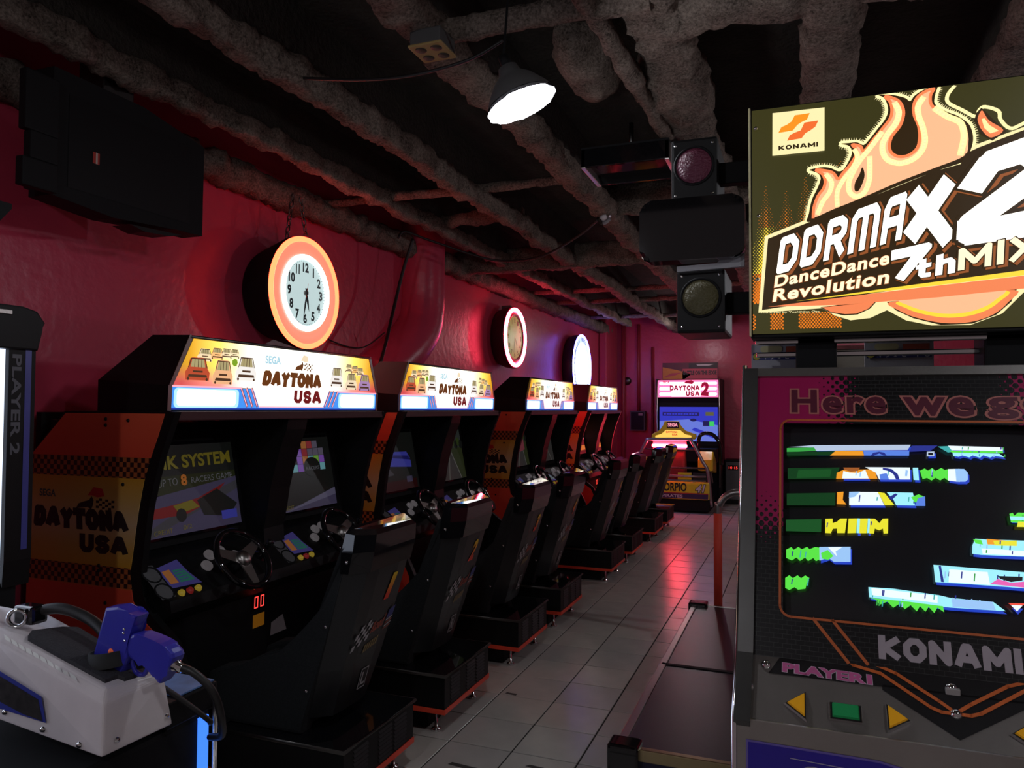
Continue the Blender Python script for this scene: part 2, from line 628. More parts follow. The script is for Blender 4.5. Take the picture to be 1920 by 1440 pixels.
Y0, Y1 = -1.0, 12.98
lumpy('ceiling_beam', (-2.58, Y0), (-2.58, 12.0), 0.10, 0.11, 2.86, 'sprayed ceiling joist running above the neon clocks', web=True)
lumpy('ceiling_beam', (-1.93, Y0), (-1.93, Y1), 0.115, 0.12, 2.83, 'sprayed ceiling joist above the racing seats', web=True)
lumpy('ceiling_pipe', (-2.07, Y0), (-2.07, Y1), 0.05, 0.05, 2.93, 'thin sprayed conduit beside the joist above the racing seats', amp=0.008, n=8, sq=0.9)
lumpy('ceiling_beam', (-1.24, Y0), (-1.24, Y1), 0.15, 0.11, 2.84, 'broad sprayed joist passing behind the white lamp', web=True)
lumpy('ceiling_beam', (-0.47, Y0), (-0.47, Y1), 0.20, 0.12, 2.86, 'broad sprayed joist above the boxed ceiling lights', amp=0.03, web=True)
lumpy('ceiling_pipe', (-0.66, 2.3), (-0.60, 3.7), 0.07, 0.08, 2.84, 'sprayed pipe stub crossing the lumpy joist', amp=0.015, n=10, sq=0.9)
lumpy('ceiling_beam', (0.12, Y0), (0.12, Y1), 0.20, 0.12, 2.85, 'sprayed joist above the lit dance game sign', amp=0.025, web=True)
lumpy('ceiling_beam', (0.80, Y0), (0.80, Y1), 0.20, 0.12, 2.85, 'sprayed joist at the far right above the dance game', amp=0.025, web=True)
lumpy('ceiling_beam', (1.6, Y0), (1.6, Y1), 0.20, 0.12, 2.85, 'sprayed joist farthest from the red wall', amp=0.025, web=True)
lumpy('ceiling_ledge', (-3.06, Y0), (-3.06, 12.9), 0.14, 0.16, 2.79, 'sprayed ledge along the top of the red wall', amp=0.03)
lumpy('ceiling_pipe', (-1.30, 2.40), (-0.45, 2.44), 0.08, 0.09, 2.84, 'short sprayed crosspipe with the yellow outlet box', amp=0.014, n=10, sq=0.9)
lumpy('ceiling_crossbeam', (-0.55, 2.62), (3.3, 2.62), 0.24, 0.16, 2.86, 'wide sprayed crossbeam over the dance game sign', amp=0.03)
lumpy('ceiling_crossbeam', (-1.30, 5.10), (0.9, 5.10), 0.12, 0.20, 2.87, 'sprayed crossbeam behind the black flat monitor', amp=0.02)
lumpy('ceiling_crossbeam', (-3.10, 6.62), (0.9, 6.62), 0.13, 0.22, 2.82, 'sprayed crossbeam just beyond the red duct', amp=0.022)
lumpy('ceiling_crossbeam', (-2.6, 5.2), (-1.9, 5.2), 0.07, 0.10, 2.92, 'short sprayed crosspiece between two joists', amp=0.02, n=10)
for k, (y, lab) in enumerate(((4.35, 'thin sprayed conduit crossing the joists above the second cabinet'), (8.6, 'sprayed conduit glowing pink beyond the pink neon clock'), (9.5, 'sprayed conduit second beyond the pink neon clock'), (11.2, 'sprayed conduit nearest the end wall'))):
    lumpy('ceiling_conduit', (-3.05, y), (-0.5, y + 0.05), 0.05, 0.06, 2.90, lab, amp=0.012, n=8, sq=0.9)
def blob(loc, rx, ry, rz, label):
    bm = bmesh.new()
    bmesh.ops.create_icosphere(bm, subdivisions=4, radius=1)
    for v in bm.verts:
        c = v.co.copy()
        q = Vector((c.x * rx, c.y * ry, c.z * rz)) + Vector(loc)
        v.co = q + c * (noise.noise(q * 8) * 0.035 + noise.noise(q * 25) * 0.015)
    tag(from_bm('ceiling_spray_lump', bm, M_SPRAY, None, True), label, kind='structure')
blob((-0.83, 3.02, 3.00), 0.12, 0.30, 0.13, 'bulging lump of sprayed coating beside the white lamp')
blob((-0.50, 3.35, 2.96), 0.16, 0.42, 0.12, 'swollen sprayed coating on the joist by the boxed light')

# red painted duct that bends along the wall
pth = smooth_path([(-3.03, 5.74, 3.1), (-3.03, 5.74, 2.7), (-3.03, 5.74, 2.4), (-3.03, 5.66, 2.18), (-3.05, 5.40, 1.96), (-3.10, 5.05, 1.75)], 8)
tag(tube('trim_1', pth, 0.2, M_WALL, None, 24), 'fat red painted duct bending down the red wall', kind='structure')
# pipes in the far corner
M_PIPE = mat('red painted pipe', (0.36, 0.03, 0.05), 0.4)
for k, (x, y, z0, z1, r, lab) in enumerate(((-2.86, 12.93, 0, 3.1, 0.035, 'red riser pipe nearest the corner'), (-2.60, 12.95, 1.5, 3.0, 0.025, 'red conduit dropping to the wall meter box'), (-2.36, 12.95, 0.0, 2.6, 0.02, 'thin red pipe beside the deluxe racer'))):
    tag(tube('wall_pipe', [(x, y, z0), (x, y, (z0 + z1) / 2), (x, y, z1)], r, M_PIPE, None, 10), lab, 'pipe', 'pipes on the end wall')
tag(box('wall_column', -3.11, -2.98, 12.2, 12.98, 0, 3.1, M_WALL, None, 0.02), 'red painted pilaster in the corner of the room', kind='structure')
mb = thing('meter_box', 'small dark electrical box on the end wall under a conduit', 'electrical box', (-2.60, 12.97, 1.15))
box('case', -2.73, -2.47, 12.86, 12.99, 1.16, 1.50, M_GREYP, mb, 0.01)
box('door', -2.71, -2.49, 12.85, 12.862, 1.18, 1.48, M_BLACK, mb, 0.004)
box('notice', -2.58, -2.51, 12.845, 12.851, 1.42, 1.46, mat('pale notice', (0.5, 0.45, 0.42), 0.6), mb, 0)
lathe('bell', [(0, 0.06), (0.05, 0.05), (0.07, 0.02), (0.07, 0)], (-2.80, 12.99, 2.02), (0, -1, 0), M_DSTEEL, mb, 16)
tag(box('baseboard_left', XW + 0.001, XW + 0.015, YB, 12.2, 0.0, 0.10, M_BLACKM, None, 0.002), 'dark baseboard along the red wall', kind='structure')
tag(box('baseboard_far', -2.9, XR, YF - 0.015, YF - 0.001, 0.0, 0.10, M_BLACKM, None, 0.002), 'dark baseboard along the end wall', kind='structure')
# ================================================================== TWIN RACING CABINETS
C = 3.065                     # centre of the first cabinet along the row
CAB_Y = (3.065, 4.885, 7.21, 9.33)

def side_panel_material():
    m = mat('printed side panel', (0.5, 0.1, 0.05), 0.4)
    n, l, b = nodes_of(m)
    tc = n.new('ShaderNodeTexCoord')
    sx = n.new('ShaderNodeSeparateXYZ')
    l.new(tc.outputs['Object'], sx.inputs[0])
    mr = n.new('ShaderNodeMapRange')
    mr.inputs[1].default_value = 0.0
    mr.inputs[2].default_value = 1.6
    l.new(sx.outputs['Z'], mr.inputs[0])
    rp = n.new('ShaderNodeValToRGB')
    rp.color_ramp.interpolation = 'LINEAR'
    red, yel, crm = (0.74, 0.075, 0.035, 1), (0.62, 0.30, 0.025, 1), (0.62, 0.42, 0.24, 1)
    stops = ((0.0, (0.5, 0.02, 0.015, 1)), (0.50, red), (0.503, (0.45, 0.20, 0.03, 1)), (0.552, yel), (0.60, (0.60, 0.33, 0.08, 1)), (0.66, crm), (0.72, (0.62, 0.36, 0.10, 1)), (0.775, yel), (0.824, (0.45, 0.20, 0.03, 1)), (0.827, red), (1.0, (0.88, 0.14, 0.06, 1)))  # red brightens upward: lamp light on the panel top put into the colour
    el = rp.color_ramp.elements
    while len(el) < len(stops):
        el.new(0.5)
    for e, (p, c) in zip(el, stops):
        e.position, e.color = p, c
    l.new(mr.outputs[0], rp.inputs[0])
    # chequered bands
    ck = n.new('ShaderNodeTexChecker')
    ck.inputs['Scale'].default_value = 52
    ck.inputs[1].default_value = (0.03, 0.008, 0.008, 1)
    ck.inputs[2].default_value = (0.42, 0.11, 0.03, 1)
    fl_ = n.new('ShaderNodeCombineXYZ')
    l.new(sx.outputs['X'], fl_.inputs['X'])
    l.new(sx.outputs['Z'], fl_.inputs['Y'])
    ad = n.new('ShaderNodeVectorMath')
    ad.operation = 'ADD'
    ad.inputs[1].default_value = (0.0037, 0.0043, 0.0051)
    l.new(fl_.outputs[0], ad.inputs[0])
    l.new(ad.outputs[0], ck.inputs['Vector'])
    def band(z0, z1):
        a = n.new('ShaderNodeMath'); a.operation = 'GREATER_THAN'; a.inputs[1].default_value = z0
        c = n.new('ShaderNodeMath'); c.operation = 'LESS_THAN'; c.inputs[1].default_value = z1
        d = n.new('ShaderNodeMath'); d.operation = 'MULTIPLY'
        l.new(sx.outputs['Z'], a.inputs[0]); l.new(sx.outputs['Z'], c.inputs[0])
        l.new(a.outputs[0], d.inputs[0]); l.new(c.outputs[0], d.inputs[1])
        return d
    b1, b2 = band(1.240, 1.323), band(0.805, 0.885)
    mxm = n.new('ShaderNodeMath'); mxm.operation = 'MAXIMUM'
    l.new(b1.outputs[0], mxm.inputs[0]); l.new(b2.outputs[0], mxm.inputs[1])
    mx = n.new('ShaderNodeMix'); mx.data_type = 'RGBA'
    l.new(mxm.outputs[0], mx.inputs[0]); l.new(rp.outputs[0], mx.inputs[6]); l.new(ck.outputs[0], mx.inputs[7])
    l.new(mx.outputs[2], b.inputs['Base Color'])
    return m

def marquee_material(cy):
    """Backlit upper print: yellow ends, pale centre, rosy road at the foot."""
    m = mat('racing print with painted tube glow', (0.3, 0.25, 0.1), 0.3, emit=(1, 1, 1), es=1.0)
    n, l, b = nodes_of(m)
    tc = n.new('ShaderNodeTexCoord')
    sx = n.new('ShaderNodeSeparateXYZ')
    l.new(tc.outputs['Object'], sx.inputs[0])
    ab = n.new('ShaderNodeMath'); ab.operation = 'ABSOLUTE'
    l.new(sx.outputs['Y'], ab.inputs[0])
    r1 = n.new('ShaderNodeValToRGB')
    st = ((0.0, (1.0, 1.0, 0.93, 1)), (0.30, (1.0, 0.97, 0.74, 1)), (0.52, (0.95, 0.62, 0.10, 1)), (0.68, (0.52, 0.25, 0.004, 1)), (0.78, (0.30, 0.13, 0.002, 1)))  # white centre to dark ends: tube brightness painted into the emission colour
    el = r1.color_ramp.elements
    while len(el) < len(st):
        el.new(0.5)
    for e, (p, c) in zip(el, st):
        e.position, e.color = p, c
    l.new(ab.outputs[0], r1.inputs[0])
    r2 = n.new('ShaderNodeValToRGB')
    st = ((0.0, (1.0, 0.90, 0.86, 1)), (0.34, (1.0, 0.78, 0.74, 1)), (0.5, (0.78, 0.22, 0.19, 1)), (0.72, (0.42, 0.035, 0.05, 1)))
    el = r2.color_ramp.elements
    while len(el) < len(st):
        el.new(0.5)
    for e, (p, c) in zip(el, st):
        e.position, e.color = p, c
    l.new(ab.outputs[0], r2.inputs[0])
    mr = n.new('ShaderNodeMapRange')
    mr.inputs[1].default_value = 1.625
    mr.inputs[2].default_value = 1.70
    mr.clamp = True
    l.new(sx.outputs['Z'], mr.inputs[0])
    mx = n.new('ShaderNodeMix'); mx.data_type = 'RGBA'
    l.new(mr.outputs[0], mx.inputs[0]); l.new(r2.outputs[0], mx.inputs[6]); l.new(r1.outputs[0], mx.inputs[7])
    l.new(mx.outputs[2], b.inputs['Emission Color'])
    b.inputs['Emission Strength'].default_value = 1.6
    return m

M_SIDE = side_panel_material()
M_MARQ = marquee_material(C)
G_WHITE = glow('painted tube hot spot', (1.0, 0.99, 0.97), 2.2)
G_PALE = glow('backlit rosy white', (1.0, 0.88, 0.84), 1.15)
G_BLUE = glow('backlit blue', (0.06, 0.30, 0.92), 1.0)
G_LBLUE = glow('backlit light blue', (0.40, 0.72, 1.0), 1.25)
G_DBLUE = glow('backlit deep blue', (0.015, 0.05, 0.45), 0.8)
G_PINKL = glow('backlit pink line', (1.0, 0.42, 0.52), 1.1)
G_RUST = glow('backlit maroon ink', (0.26, 0.012, 0.012), 0.55)
G_BROWN = glow('backlit brown ink', (0.20, 0.055, 0.006), 0.6)
G_CAR = [glow('backlit car ' + k, c, 0.9) for k, c in (('red', (0.55, 0.08, 0.03)), ('peach', (0.95, 0.50, 0.25)), ('white', (1.0, 0.95, 0.9)), ('cream', (0.98, 0.80, 0.55)), ('lilac', (0.42, 0.25, 0.5)))]
G_CARD = glow('backlit dark car line', (0.10, 0.045, 0.02), 0.7)
G_CARG = glow('backlit car glass', (0.50, 0.42, 0.20), 0.8)
G_SEGA = glow('backlit pale blue ink', (0.45, 0.72, 0.85), 0.9)
G_GREENL = glow('backlit leaf', (0.25, 0.45, 0.02), 0.8)
M_CLEAR = None

def car_items(u, v, w, h, body, line, glass, layer=2):
    """Front view of a stock car."""
    I = []
    P = lambda a, b: (u + (a - 0.5) * w, v + b * h)
    I.append(([P(0.02, 0.05), P(0.98, 0.05), P(1.0, 0.38), P(0.90, 0.56), P(0.82, 0.96), P(0.72, 1.0), P(0.28, 1.0), P(0.18, 0.96), P(0.10, 0.56), P(0.0, 0.38)], body, layer))
    I.append(([P(0.20, 0.60), P(0.80, 0.60), P(0.74, 0.93), P(0.26, 0.93)], glass, layer + 1))
    for a in (0.36, 0.5, 0.64):
        I.append(([P(a - 0.012, 0.6), P(a + 0.012, 0.6), P(a + 0.012, 0.93), P(a - 0.012, 0.93)], line, layer + 2))
    for s in stroke([P(0.12, 0.58), P(0.22, 0.95), P(0.78, 0.95), P(0.88, 0.58)], w * 0.035):
        I.append((s, line, layer + 2))
    I.append(([P(0.30, 0.38), P(0.70, 0.38), P(0.70, 0.46), P(0.30, 0.46)], line, layer + 2))
    I.append(([P(0.10, 0.18), P(0.90, 0.18), P(0.86, 0.29), P(0.14, 0.29)], line, layer + 2))
    for a in (0.12, 0.88):
        I.append((disc2(*P(a, 0.10), w * 0.05, 8), line, layer + 2))
    return I

def emblem_items(u, v, w, h, ink, red, pale, layer=2):
    """Leaping horse shape with a chequered flag tail."""
    P = lambda a, b: (u + a * w, v + b * h)
    I = [([P(0.0, 0.05), P(0.06, 0.25), P(0.20, 0.35), P(0.34, 0.42), P(0.40, 0.60), P(0.46, 0.42), P(0.44, 0.20), P(0.40, 0.02), P(0.30, 0.12), P(0.18, 0.08)], ink, layer)]
    I.append(([P(0.30, 0.62), P(0.45, 0.98), P(0.68, 0.92), P(0.74, 0.62), P(0.55, 0.55), P(0.42, 0.62)], red, layer))
    for i in range(6):
        for j in range(4):
            if (i + j) % 2 == 0:
                a, b = 0.52 + i * 0.08, 0.10 + j * 0.11 - i * 0.015
                I.append(([P(a, b), P(a + 0.075, b), P(a + 0.075, b + 0.10), P(a, b + 0.10)], ink, layer))
    return I

def make_cabinet(label):
    t = thing('twin_racing_cabinet', label, 'arcade machine', (-2.75, C, 0), 'twin racing cabinets along the red wall')
    y0, y1 = C - 0.80, C + 0.80
    prof = [(-3.06, 0.04), (-2.18, 0.04), (-2.18, 0.50), (-2.24, 0.62), (-2.36, 0.71), (-2.405, 0.78), (-2.42, 0.86), (-2.41, 0.94), (-2.40, 1.03), (-2.385, 1.13), (-2.36, 1.23), (-2.33, 1.33), (-2.295, 1.42), (-2.26, 1.505), (-2.855, 1.505), (-3.04, 1.33), (-3.06, 1.30)]
    pan = [(-3.05, 0.10), (-2.22, 0.10), (-2.22, 0.50), (-2.27, 0.60), (-2.40, 0.69), (-2.455, 0.76), (-2.475, 0.86), (-2.462, 0.94), (-2.45, 1.03), (-2.433, 1.131), (-2.412, 1.23), (-2.383, 1.317), (-2.345, 1.41), (-2.312, 1.498), (-2.845, 1.498), (-3.03, 1.33), (-3.05, 1.29)]
    for a, b in ((y0, y0 + 0.03), (y1 - 0.03, y1)):
        prism('side_wall', prof, 'Y', a, b, M_BLACK, t)
    for a, b, s in ((y0 - 0.003, y0, -1), (y1, y1 + 0.003, 1)):
        p = prism('side_panel', pan, 'Y', a, b, M_SIDE, t)
        if s < 0:
            pl = Plane((0, y0 - 0.003, 0), (1, 0, 0), (0, 0, 1))
            ink = mat('black print ink', (0.012, 0.010, 0.010), 0.5)
            block_text('DAYTONA', pl, [(-3.016, 1.024), (-2.482, 1.024), (-2.50, 1.108), (-3.01, 1.112)], ink, p, 1, 0.37, gap=-0.02)
            block_text('USA', pl, [(-2.748, 0.932), (-2.485, 0.934), (-2.487, 1.008), (-2.750, 1.008)], ink, p, 1, 0.31, gap=0.05)
            lettering('SEGA', pl, [(-2.985, 1.150), (-2.89, 1.150), (-2.89, 1.180), (-2.985, 1.180)], mat('dull teal ink', (0.06, 0.10, 0.10), 0.5), p, 1, bold=0.03)
            print_on('emblem', pl, emblem_items(-2.772, 1.105, 0.21, 0.095, ink, mat('red print ink', (0.55, 0.02, 0.02), 0.5), ink, 1), p)
            for (x, z) in ((-2.62, 1.45), (-2.62, 1.475), (-2.50, 1.47), (-2.52, 1.215), (-2.64, 0.885), (-2.64, 0.865), (-2.60, 0.74)):
                lathe('bolt', [(0.0, 0.005), (0.006, 0.004), (0.008, 0)], (x, y0 - 0.003, z), (0, -1, 0), M_BLACKM, p, 8)
    # back, floor, divider and monitor housings
    box('back_panel', -3.06, -3.03, y0 + 0.03, y1 - 0.03, 0.04, 1.50, M_BLACKM, t, 0)
    div = [(-2.70, 0.55), (-2.36, 0.71), (-2.405, 0.78), (-2.42, 0.94), (-2.40, 1.03), (-2.385, 1.13), (-2.36, 1.23), (-2.33, 1.33), (-2.295, 1.42), (-2.28, 1.495), (-2.70, 1.495)]
    prism('centre_divider', div, 'Y', C - 0.075, C + 0.075, M_BLACK, t)
    box('roof_board', -2.86, -2.27, y0 + 0.03, y1 - 0.03, 1.47, 1.508, mat('dark maroon speaker board', (0.05, 0.010, 0.012), 0.5), t, 0.004)
    for s in (-1, 1):
        cy = C + s * 0.42
        h = prism('monitor_housing', [(-2.98, 0.86), (-2.525, 0.93), (-2.62, 1.42), (-2.98, 1.47)], 'Y', cy - 0.345, cy + 0.345, M_BLACKM, t)
        # curved CRT glass, leaning back
        vs, fs = [], []
        n = 8
        for j in range(n + 1):
            for i in range(n + 1):
                a, b = i / n * 2 - 1, j / n * 2 - 1
                bul = 0.018 * (1 - 0.5 * a * a - 0.5 * b * b)
                z = 1.165 + b * 0.205
                vs.append((-2.567 - b * 0.040 + bul, C + s * 0.40 + a * 0.285, z))
        for j in range(n):
            for i in range(n):
                q = j * (n + 1) + i
                fs.append((q, q + 1, q + n + 2, q + n + 1))
        mesh('screen_glass', vs, fs, M_GLASS, h, True)
    # marquee light box
    mq = prism('marquee_box', [(-2.325, 1.508), (-2.325, 1.605), (-2.325, 1.61), (-2.70, 1.636), (-2.70, 1.508)], 'Y', C - 0.775, C + 0.775, M_BLACK, t)
    # tapered hood
    A = [(-2.325, C - 0.775, 1.606), (-2.325, C + 0.775, 1.606), (-2.70, C + 0.775, 1.634), (-2.70, C - 0.775, 1.634)]
    B = [(-2.315, C - 0.68, 1.818), (-2.315, C + 0.68, 1.818), (-2.51, C + 0.68, 1.824), (-2.51, C - 0.68, 1.824)]
    mesh('hood', A + B, [(0, 3, 2, 1), (4, 5, 6, 7), (0, 1, 5, 4), (1, 2, 6, 5), (2, 3, 7, 6), (3, 0, 4, 7)], M_BLACK, mq)
    pl = Plane((-2.389, C, 0), (0, 1, 0), (0.045, 0, 1))
    up = [(-0.762, 1.612), (0.762, 1.612), (0.668, 1.806), (-0.668, 1.806)]
    off = origin_of(mq)
    me = bpy.data.meshes.new('backlit_panel')
    me.from_pydata([pl.p(u, v, 0.003) - off for u, v in up], [], [(0, 1, 2, 3)])
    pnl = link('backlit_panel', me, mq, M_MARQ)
    pnl.location = (0, 0, 0)
    items = []
    L = 6
    # blue lower strips, tube hot spots painted as white patches, pale centre
    items.append((rect(-0.765, 0.765, 1.515, 1.608), G_BLUE, L))
    items.append((rect(-0.765, 0.765, 1.515, 1.523), G_DBLUE, L + 1))
    for s in (-1, 1):
        e = sorted((s * 0.755, s * 0.385))
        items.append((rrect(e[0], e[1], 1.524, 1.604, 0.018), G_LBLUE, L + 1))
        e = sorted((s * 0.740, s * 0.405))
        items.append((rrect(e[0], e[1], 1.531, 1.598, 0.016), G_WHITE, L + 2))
    items.append(([(-0.250, 1.530), (0.250, 1.530), (0.295, 1.612), (-0.295, 1.612)], G_PALE, L + 1))
    for k in range(3):
        for s in (-1, 1):
            o_ = 0.262 + k * 0.034
            P0, P1 = (s * o_, 1.532), (s * (o_ + 0.042), 1.610)
            for q in stroke([P0, P1], 0.013):
                items.append((q, G_RUST, L + 2))
            for q in stroke([(P0[0] + s * 0.001, P0[1]), (P1[0] + s * 0.001, P1[1])], 0.006):
                items.append((q, G_PINKL, L + 3))
    for q in stroke([(-0.765, 1.610), (-0.37, 1.611)], 0.007) + stroke([(0.37, 1.611), (0.765, 1.610)], 0.007) + stroke([(-0.25, 1.529), (0.25, 1.529)], 0.004):
        items.append((q, G_PINKL, L + 3))
    # field of cars on both sides
    for (u, v, w, h, k) in ((-0.60, 1.715, 0.085, 0.055, 3), (-0.53, 1.728, 0.075, 0.05, 1), (-0.475, 1.735, 0.07, 0.045, 3), (-0.425, 1.74, 0.065, 0.04, 3), (0.47, 1.72, 0.075, 0.045, 3), (0.53, 1.715, 0.08, 0.045, 1), (0.585, 1.705, 0.08, 0.045, 3)):
        items += car_items(u, v, w, h, G_CAR[k], G_CARD, G_CARG, L)
    for (u, v, w, h, k) in ((-0.638, 1.632, 0.135, 0.098, 0), (-0.492, 1.620, 0.120, 0.108, 1), (-0.348, 1.640, 0.135, 0.112, 2), (0.356, 1.634, 0.118, 0.108, 2), (0.498, 1.622, 0.112, 0.095, 3), (0.634, 1.620, 0.120, 0.095, 4)):
        items += car_items(u, v, w, h, G_CAR[k], G_CARD, G_CARG, L + 4)
    items.append((disc2(-0.425, 1.722, 0.018, 7), G_GREENL, L + 8))
    items += emblem_items(0.0, 1.705, 0.14, 0.085, G_BROWN, G_CAR[3], G_CAR[3], L + 2)
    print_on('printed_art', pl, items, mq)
    block_text('DAYTONA', pl, [(-0.241, 1.627), (0.222, 1.624), (0.217, 1.696), (-0.226, 1.699)], G_BROWN, mq, L + 4, 0.36, gap=0.0)
    block_text('USA', pl, [(0.0, 1.549), (0.227, 1.545), (0.221, 1.612), (0.004, 1.611)], G_RUST, mq, L + 4, 0.28, gap=0.10)
    lettering('SEGA', pl, [(-0.223, 1.730), (-0.111, 1.730), (-0.111, 1.768), (-0.223, 1.768)], G_SEGA, mq, L + 4, bold=0.045)
    for s in (-1, 1):   # metal edge strips of the light box with rivets
        e = [(s * 0.764, 1.612), (s * 0.782, 1.612), (s * 0.688, 1.822), (s * 0.670, 1.812)]
        print_on('edge_strip', pl, [(e, M_STEEL, 9)], mq)
        print_on('edge_strip', pl, [(rect(*sorted((s * 0.766, s * 0.786)), 1.512, 1.612), M_STEEL, 9)], mq)
    tube('top_rail', [pl.p(-0.68, 1.812, 0.004), pl.p(0.68, 1.812, 0.004)], 0.007, M_DSTEEL, mq, 6)
    # dashboard
    dash = prism('dashboard', [(-2.62, 0.955), (-2.46, 0.905), (-2.30, 0.765), (-2.29, 0.72), (-2.36, 0.66), (-2.36, 0.06), (-2.70, 0.06), (-2.70, 0.93)], 'Y', y0 + 0.03, y1 - 0.03, M_BLACK, t)
    V = Vector((-0.16, 0, 0.14)).normalized()
    dp = Plane(Vector((-2.30, C, 0.765)), (0, 1, 0), V)
    g_dim = glow('dim dial white', (0.40, 0.36, 0.38), 0.14)
    card_b = glow('dim card blue', (0.12, 0.10, 0.42), 0.16)
    card_g = glow('dim card green', (0.05, 0.30, 0.22), 0.16)
    card_o = glow('dim card orange', (0.75, 0.28, 0.08), 0.16)
    card_y = glow('dim button yellow', (0.85, 0.6, 0.06), 0.16)
    card_r = glow('dim button red', (0.5, 0.03, 0.03), 0.14)
    for s in (-1, 1):
        cy = s * 0.385
        I = [([(cy - 0.335, 0.055), (cy - 0.18, 0.045), (cy - 0.205, 0.115), (cy - 0.215, 0.185), (cy - 0.335, 0.165)], card_b, 1), ([(cy - 0.325, 0.075), (cy - 0.285, 0.072), (cy - 0.285, 0.145), (cy - 0.325, 0.142)], card_o, 2), ([(cy - 0.275, 0.072), (cy - 0.200, 0.068), (cy - 0.222, 0.135), (cy - 0.275, 0.138)], card_g, 2)]
        for k in range(4):
            I.append((rect(cy - 0.27, cy - 0.225, 0.082 + k * 0.014, 0.086 + k * 0.014), card_b, 3))
        print_on('instruction_card', dp, I, dash)
        for k, (du, m_) in enumerate(((-0.31, card_y), (-0.265, card_r), (-0.22, card_y))):
            c0 = dp.p(cy + du, 0.022)
            lathe('button', [(0, 0.012), (0.012, 0.011), (0.014, 0.006), (0.016, 0)], c0, dp.N, m_, dash, 12)
        for du, dv in ((-0.10, 0.115), (-0.045, 0.165), (0.025, 0.175), (0.085, 0.13)):
            lathe('gauge', [(0, 0.010), (0.020, 0.010), (0.024, 0.013), (0.026, 0.009), (0.026, 0)], dp.p(cy + du, dv), dp.N, g_dim, dash, 18)
        lathe('gear_boot', [(0, 0.10), (0.018, 0.09), (0.012, 0.06), (0.012, 0.03), (0.04, 0.0)], dp.p(cy + 0.235, 0.10), dp.N, M_GLOSS, dash, 14)
        # vents at the near end
        for dv in (0.05, 0.14):
            lathe('speaker_vent', [(0, -0.004), (0.032, -0.004), (0.04, 0.006), (0.043, 0)], dp.p(cy - 0.375, dv), dp.N, M_BLACKM, dash, 16)
        print_on('vent_plate', dp, [([(cy - 0.41, 0.015), (cy - 0.342, 0.015), (cy - 0.342, 0.185), (cy - 0.41, 0.19)], M_GREYP, 1)], dash)
        # steering wheel
        wc = Vector((-2.275, C + cy, 0.865))
        ax = Vector((0.80, 0, 0.60)).normalized()
        bm = bmesh.new()
        bm_tube(bm, ring_pts(wc, ax, 0.138, 40), 0.014, 10, True)
        wh = from_bm('steering_wheel', bm, M_GLOSS, t, True)
        a_, s_, w_ = basis(ax)
        bm = bmesh.new()
        for ang in (25, 155, 270):
            d = s_ * math.cos(math.radians(ang)) + w_ * math.sin(math.radians(ang))
            q = ax.cross(d)
            p0, p1 = wc, wc + d * 0.130
            vs4 = [bm.verts.new(x) for x in (p0 + q * 0.032, p0 - q * 0.032, p1 - q * 0.018, p1 + q * 0.018)]
            vs5 = [bm.verts.new(v.co - ax * 0.006) for v in vs4]
            bm.faces.new(vs4); bm.faces.new(vs5[::-1])
            for k in range(4):
                bm.faces.new((vs4[k], vs4[(k + 1) % 4], vs5[(k + 1) % 4], vs5[k]))
        from_bm('spokes', bm, M_STEEL, wh)
        lathe('hub', [(0, 0.022), (0.022, 0.020), (0.036, 0.010), (0.038, 0)], wc, ax, M_STEEL, wh, 16)
        tube('column', [wc, wc - ax * 0.12], 0.03, M_BLACKM, wh, 12)
    # coin counter, stickers
    fp = Plane((-2.36, C, 0), (0, 1, 0), (0, 0, 1))
    g_led = glow('red led digit', (1.0, 0.06, 0.05), 1.3)
    led_d = mat('led window', (0.01, 0.004, 0.004), 0.2)
    items = [(rect(-0.225, -0.130, 0.585, 0.658), led_d, 1)]
    for u in (-0.205, -0.163):
        items += [(q, g_led, 2) for q in stroke([(u, 0.597), (u + 0.020, 0.597), (u + 0.022, 0.645), (u + 0.002, 0.645)], 0.006, True)]
    print_on('led_counter', fp, items, dash)
    print_on('sticker', fp, [(rect(-0.215, -0.135, 0.505, 0.565), glow('dim orange sticker', (0.8, 0.30, 0.02), 0.10), 1)], dash)
    print_on('sticker', fp, [([(-0.09, 0.44), (0.03, 0.44), (0.0, 0.52), (-0.085, 0.50)], mat('grey sticker', (0.35, 0.32, 0.33), 0.6), 1)], dash)
    return t

# ---- what each monitor shows (lit phosphor and painted neon reflections, flat on the glass) ------------
def sg(name, c, s):
    return glow('phosphor ' + name, c, s * 0.24)
P_ROAD, P_GRASS, P_SKY, P_LINE = sg('road', (0.11, 0.105, 0.10), 0.5), sg('grass', (0.075, 0.095, 0.035), 0.5), sg('sky', (0.10, 0.12, 0.11), 0.45), sg('line', (0.50, 0.50, 0.44), 0.55)
P_YEL, P_RED, P_BLU, P_PUR, P_CYA, P_GRN, P_ORG, P_DRK, P_PNK = (sg('yellow', (0.42, 0.34, 0.03), 0.5), sg('red', (0.45, 0.03, 0.03), 0.5), sg('blue', (0.10, 0.11, 0.75), 0.7), sg('purple', (0.15, 0.13, 0.26), 0.5), sg('cyan', (0.15, 0.42, 0.48), 0.6), sg('green', (0.10, 0.16, 0.04), 0.5), sg('orange', (0.75, 0.22, 0.02), 0.8), sg('dark', (0.030, 0.034, 0.030), 0.4), sg('pink', (1.0, 0.10, 0.16), 0.9))
P_HOT = sg('hot line', (1.0, 0.55, 0.6), 1.4)
def screen_plane(cy):
    O = Vector((-2.548, cy, 1.165))
    return Plane(O, (0, 1, 0), Vector((-0.040, 0, 0.205)))
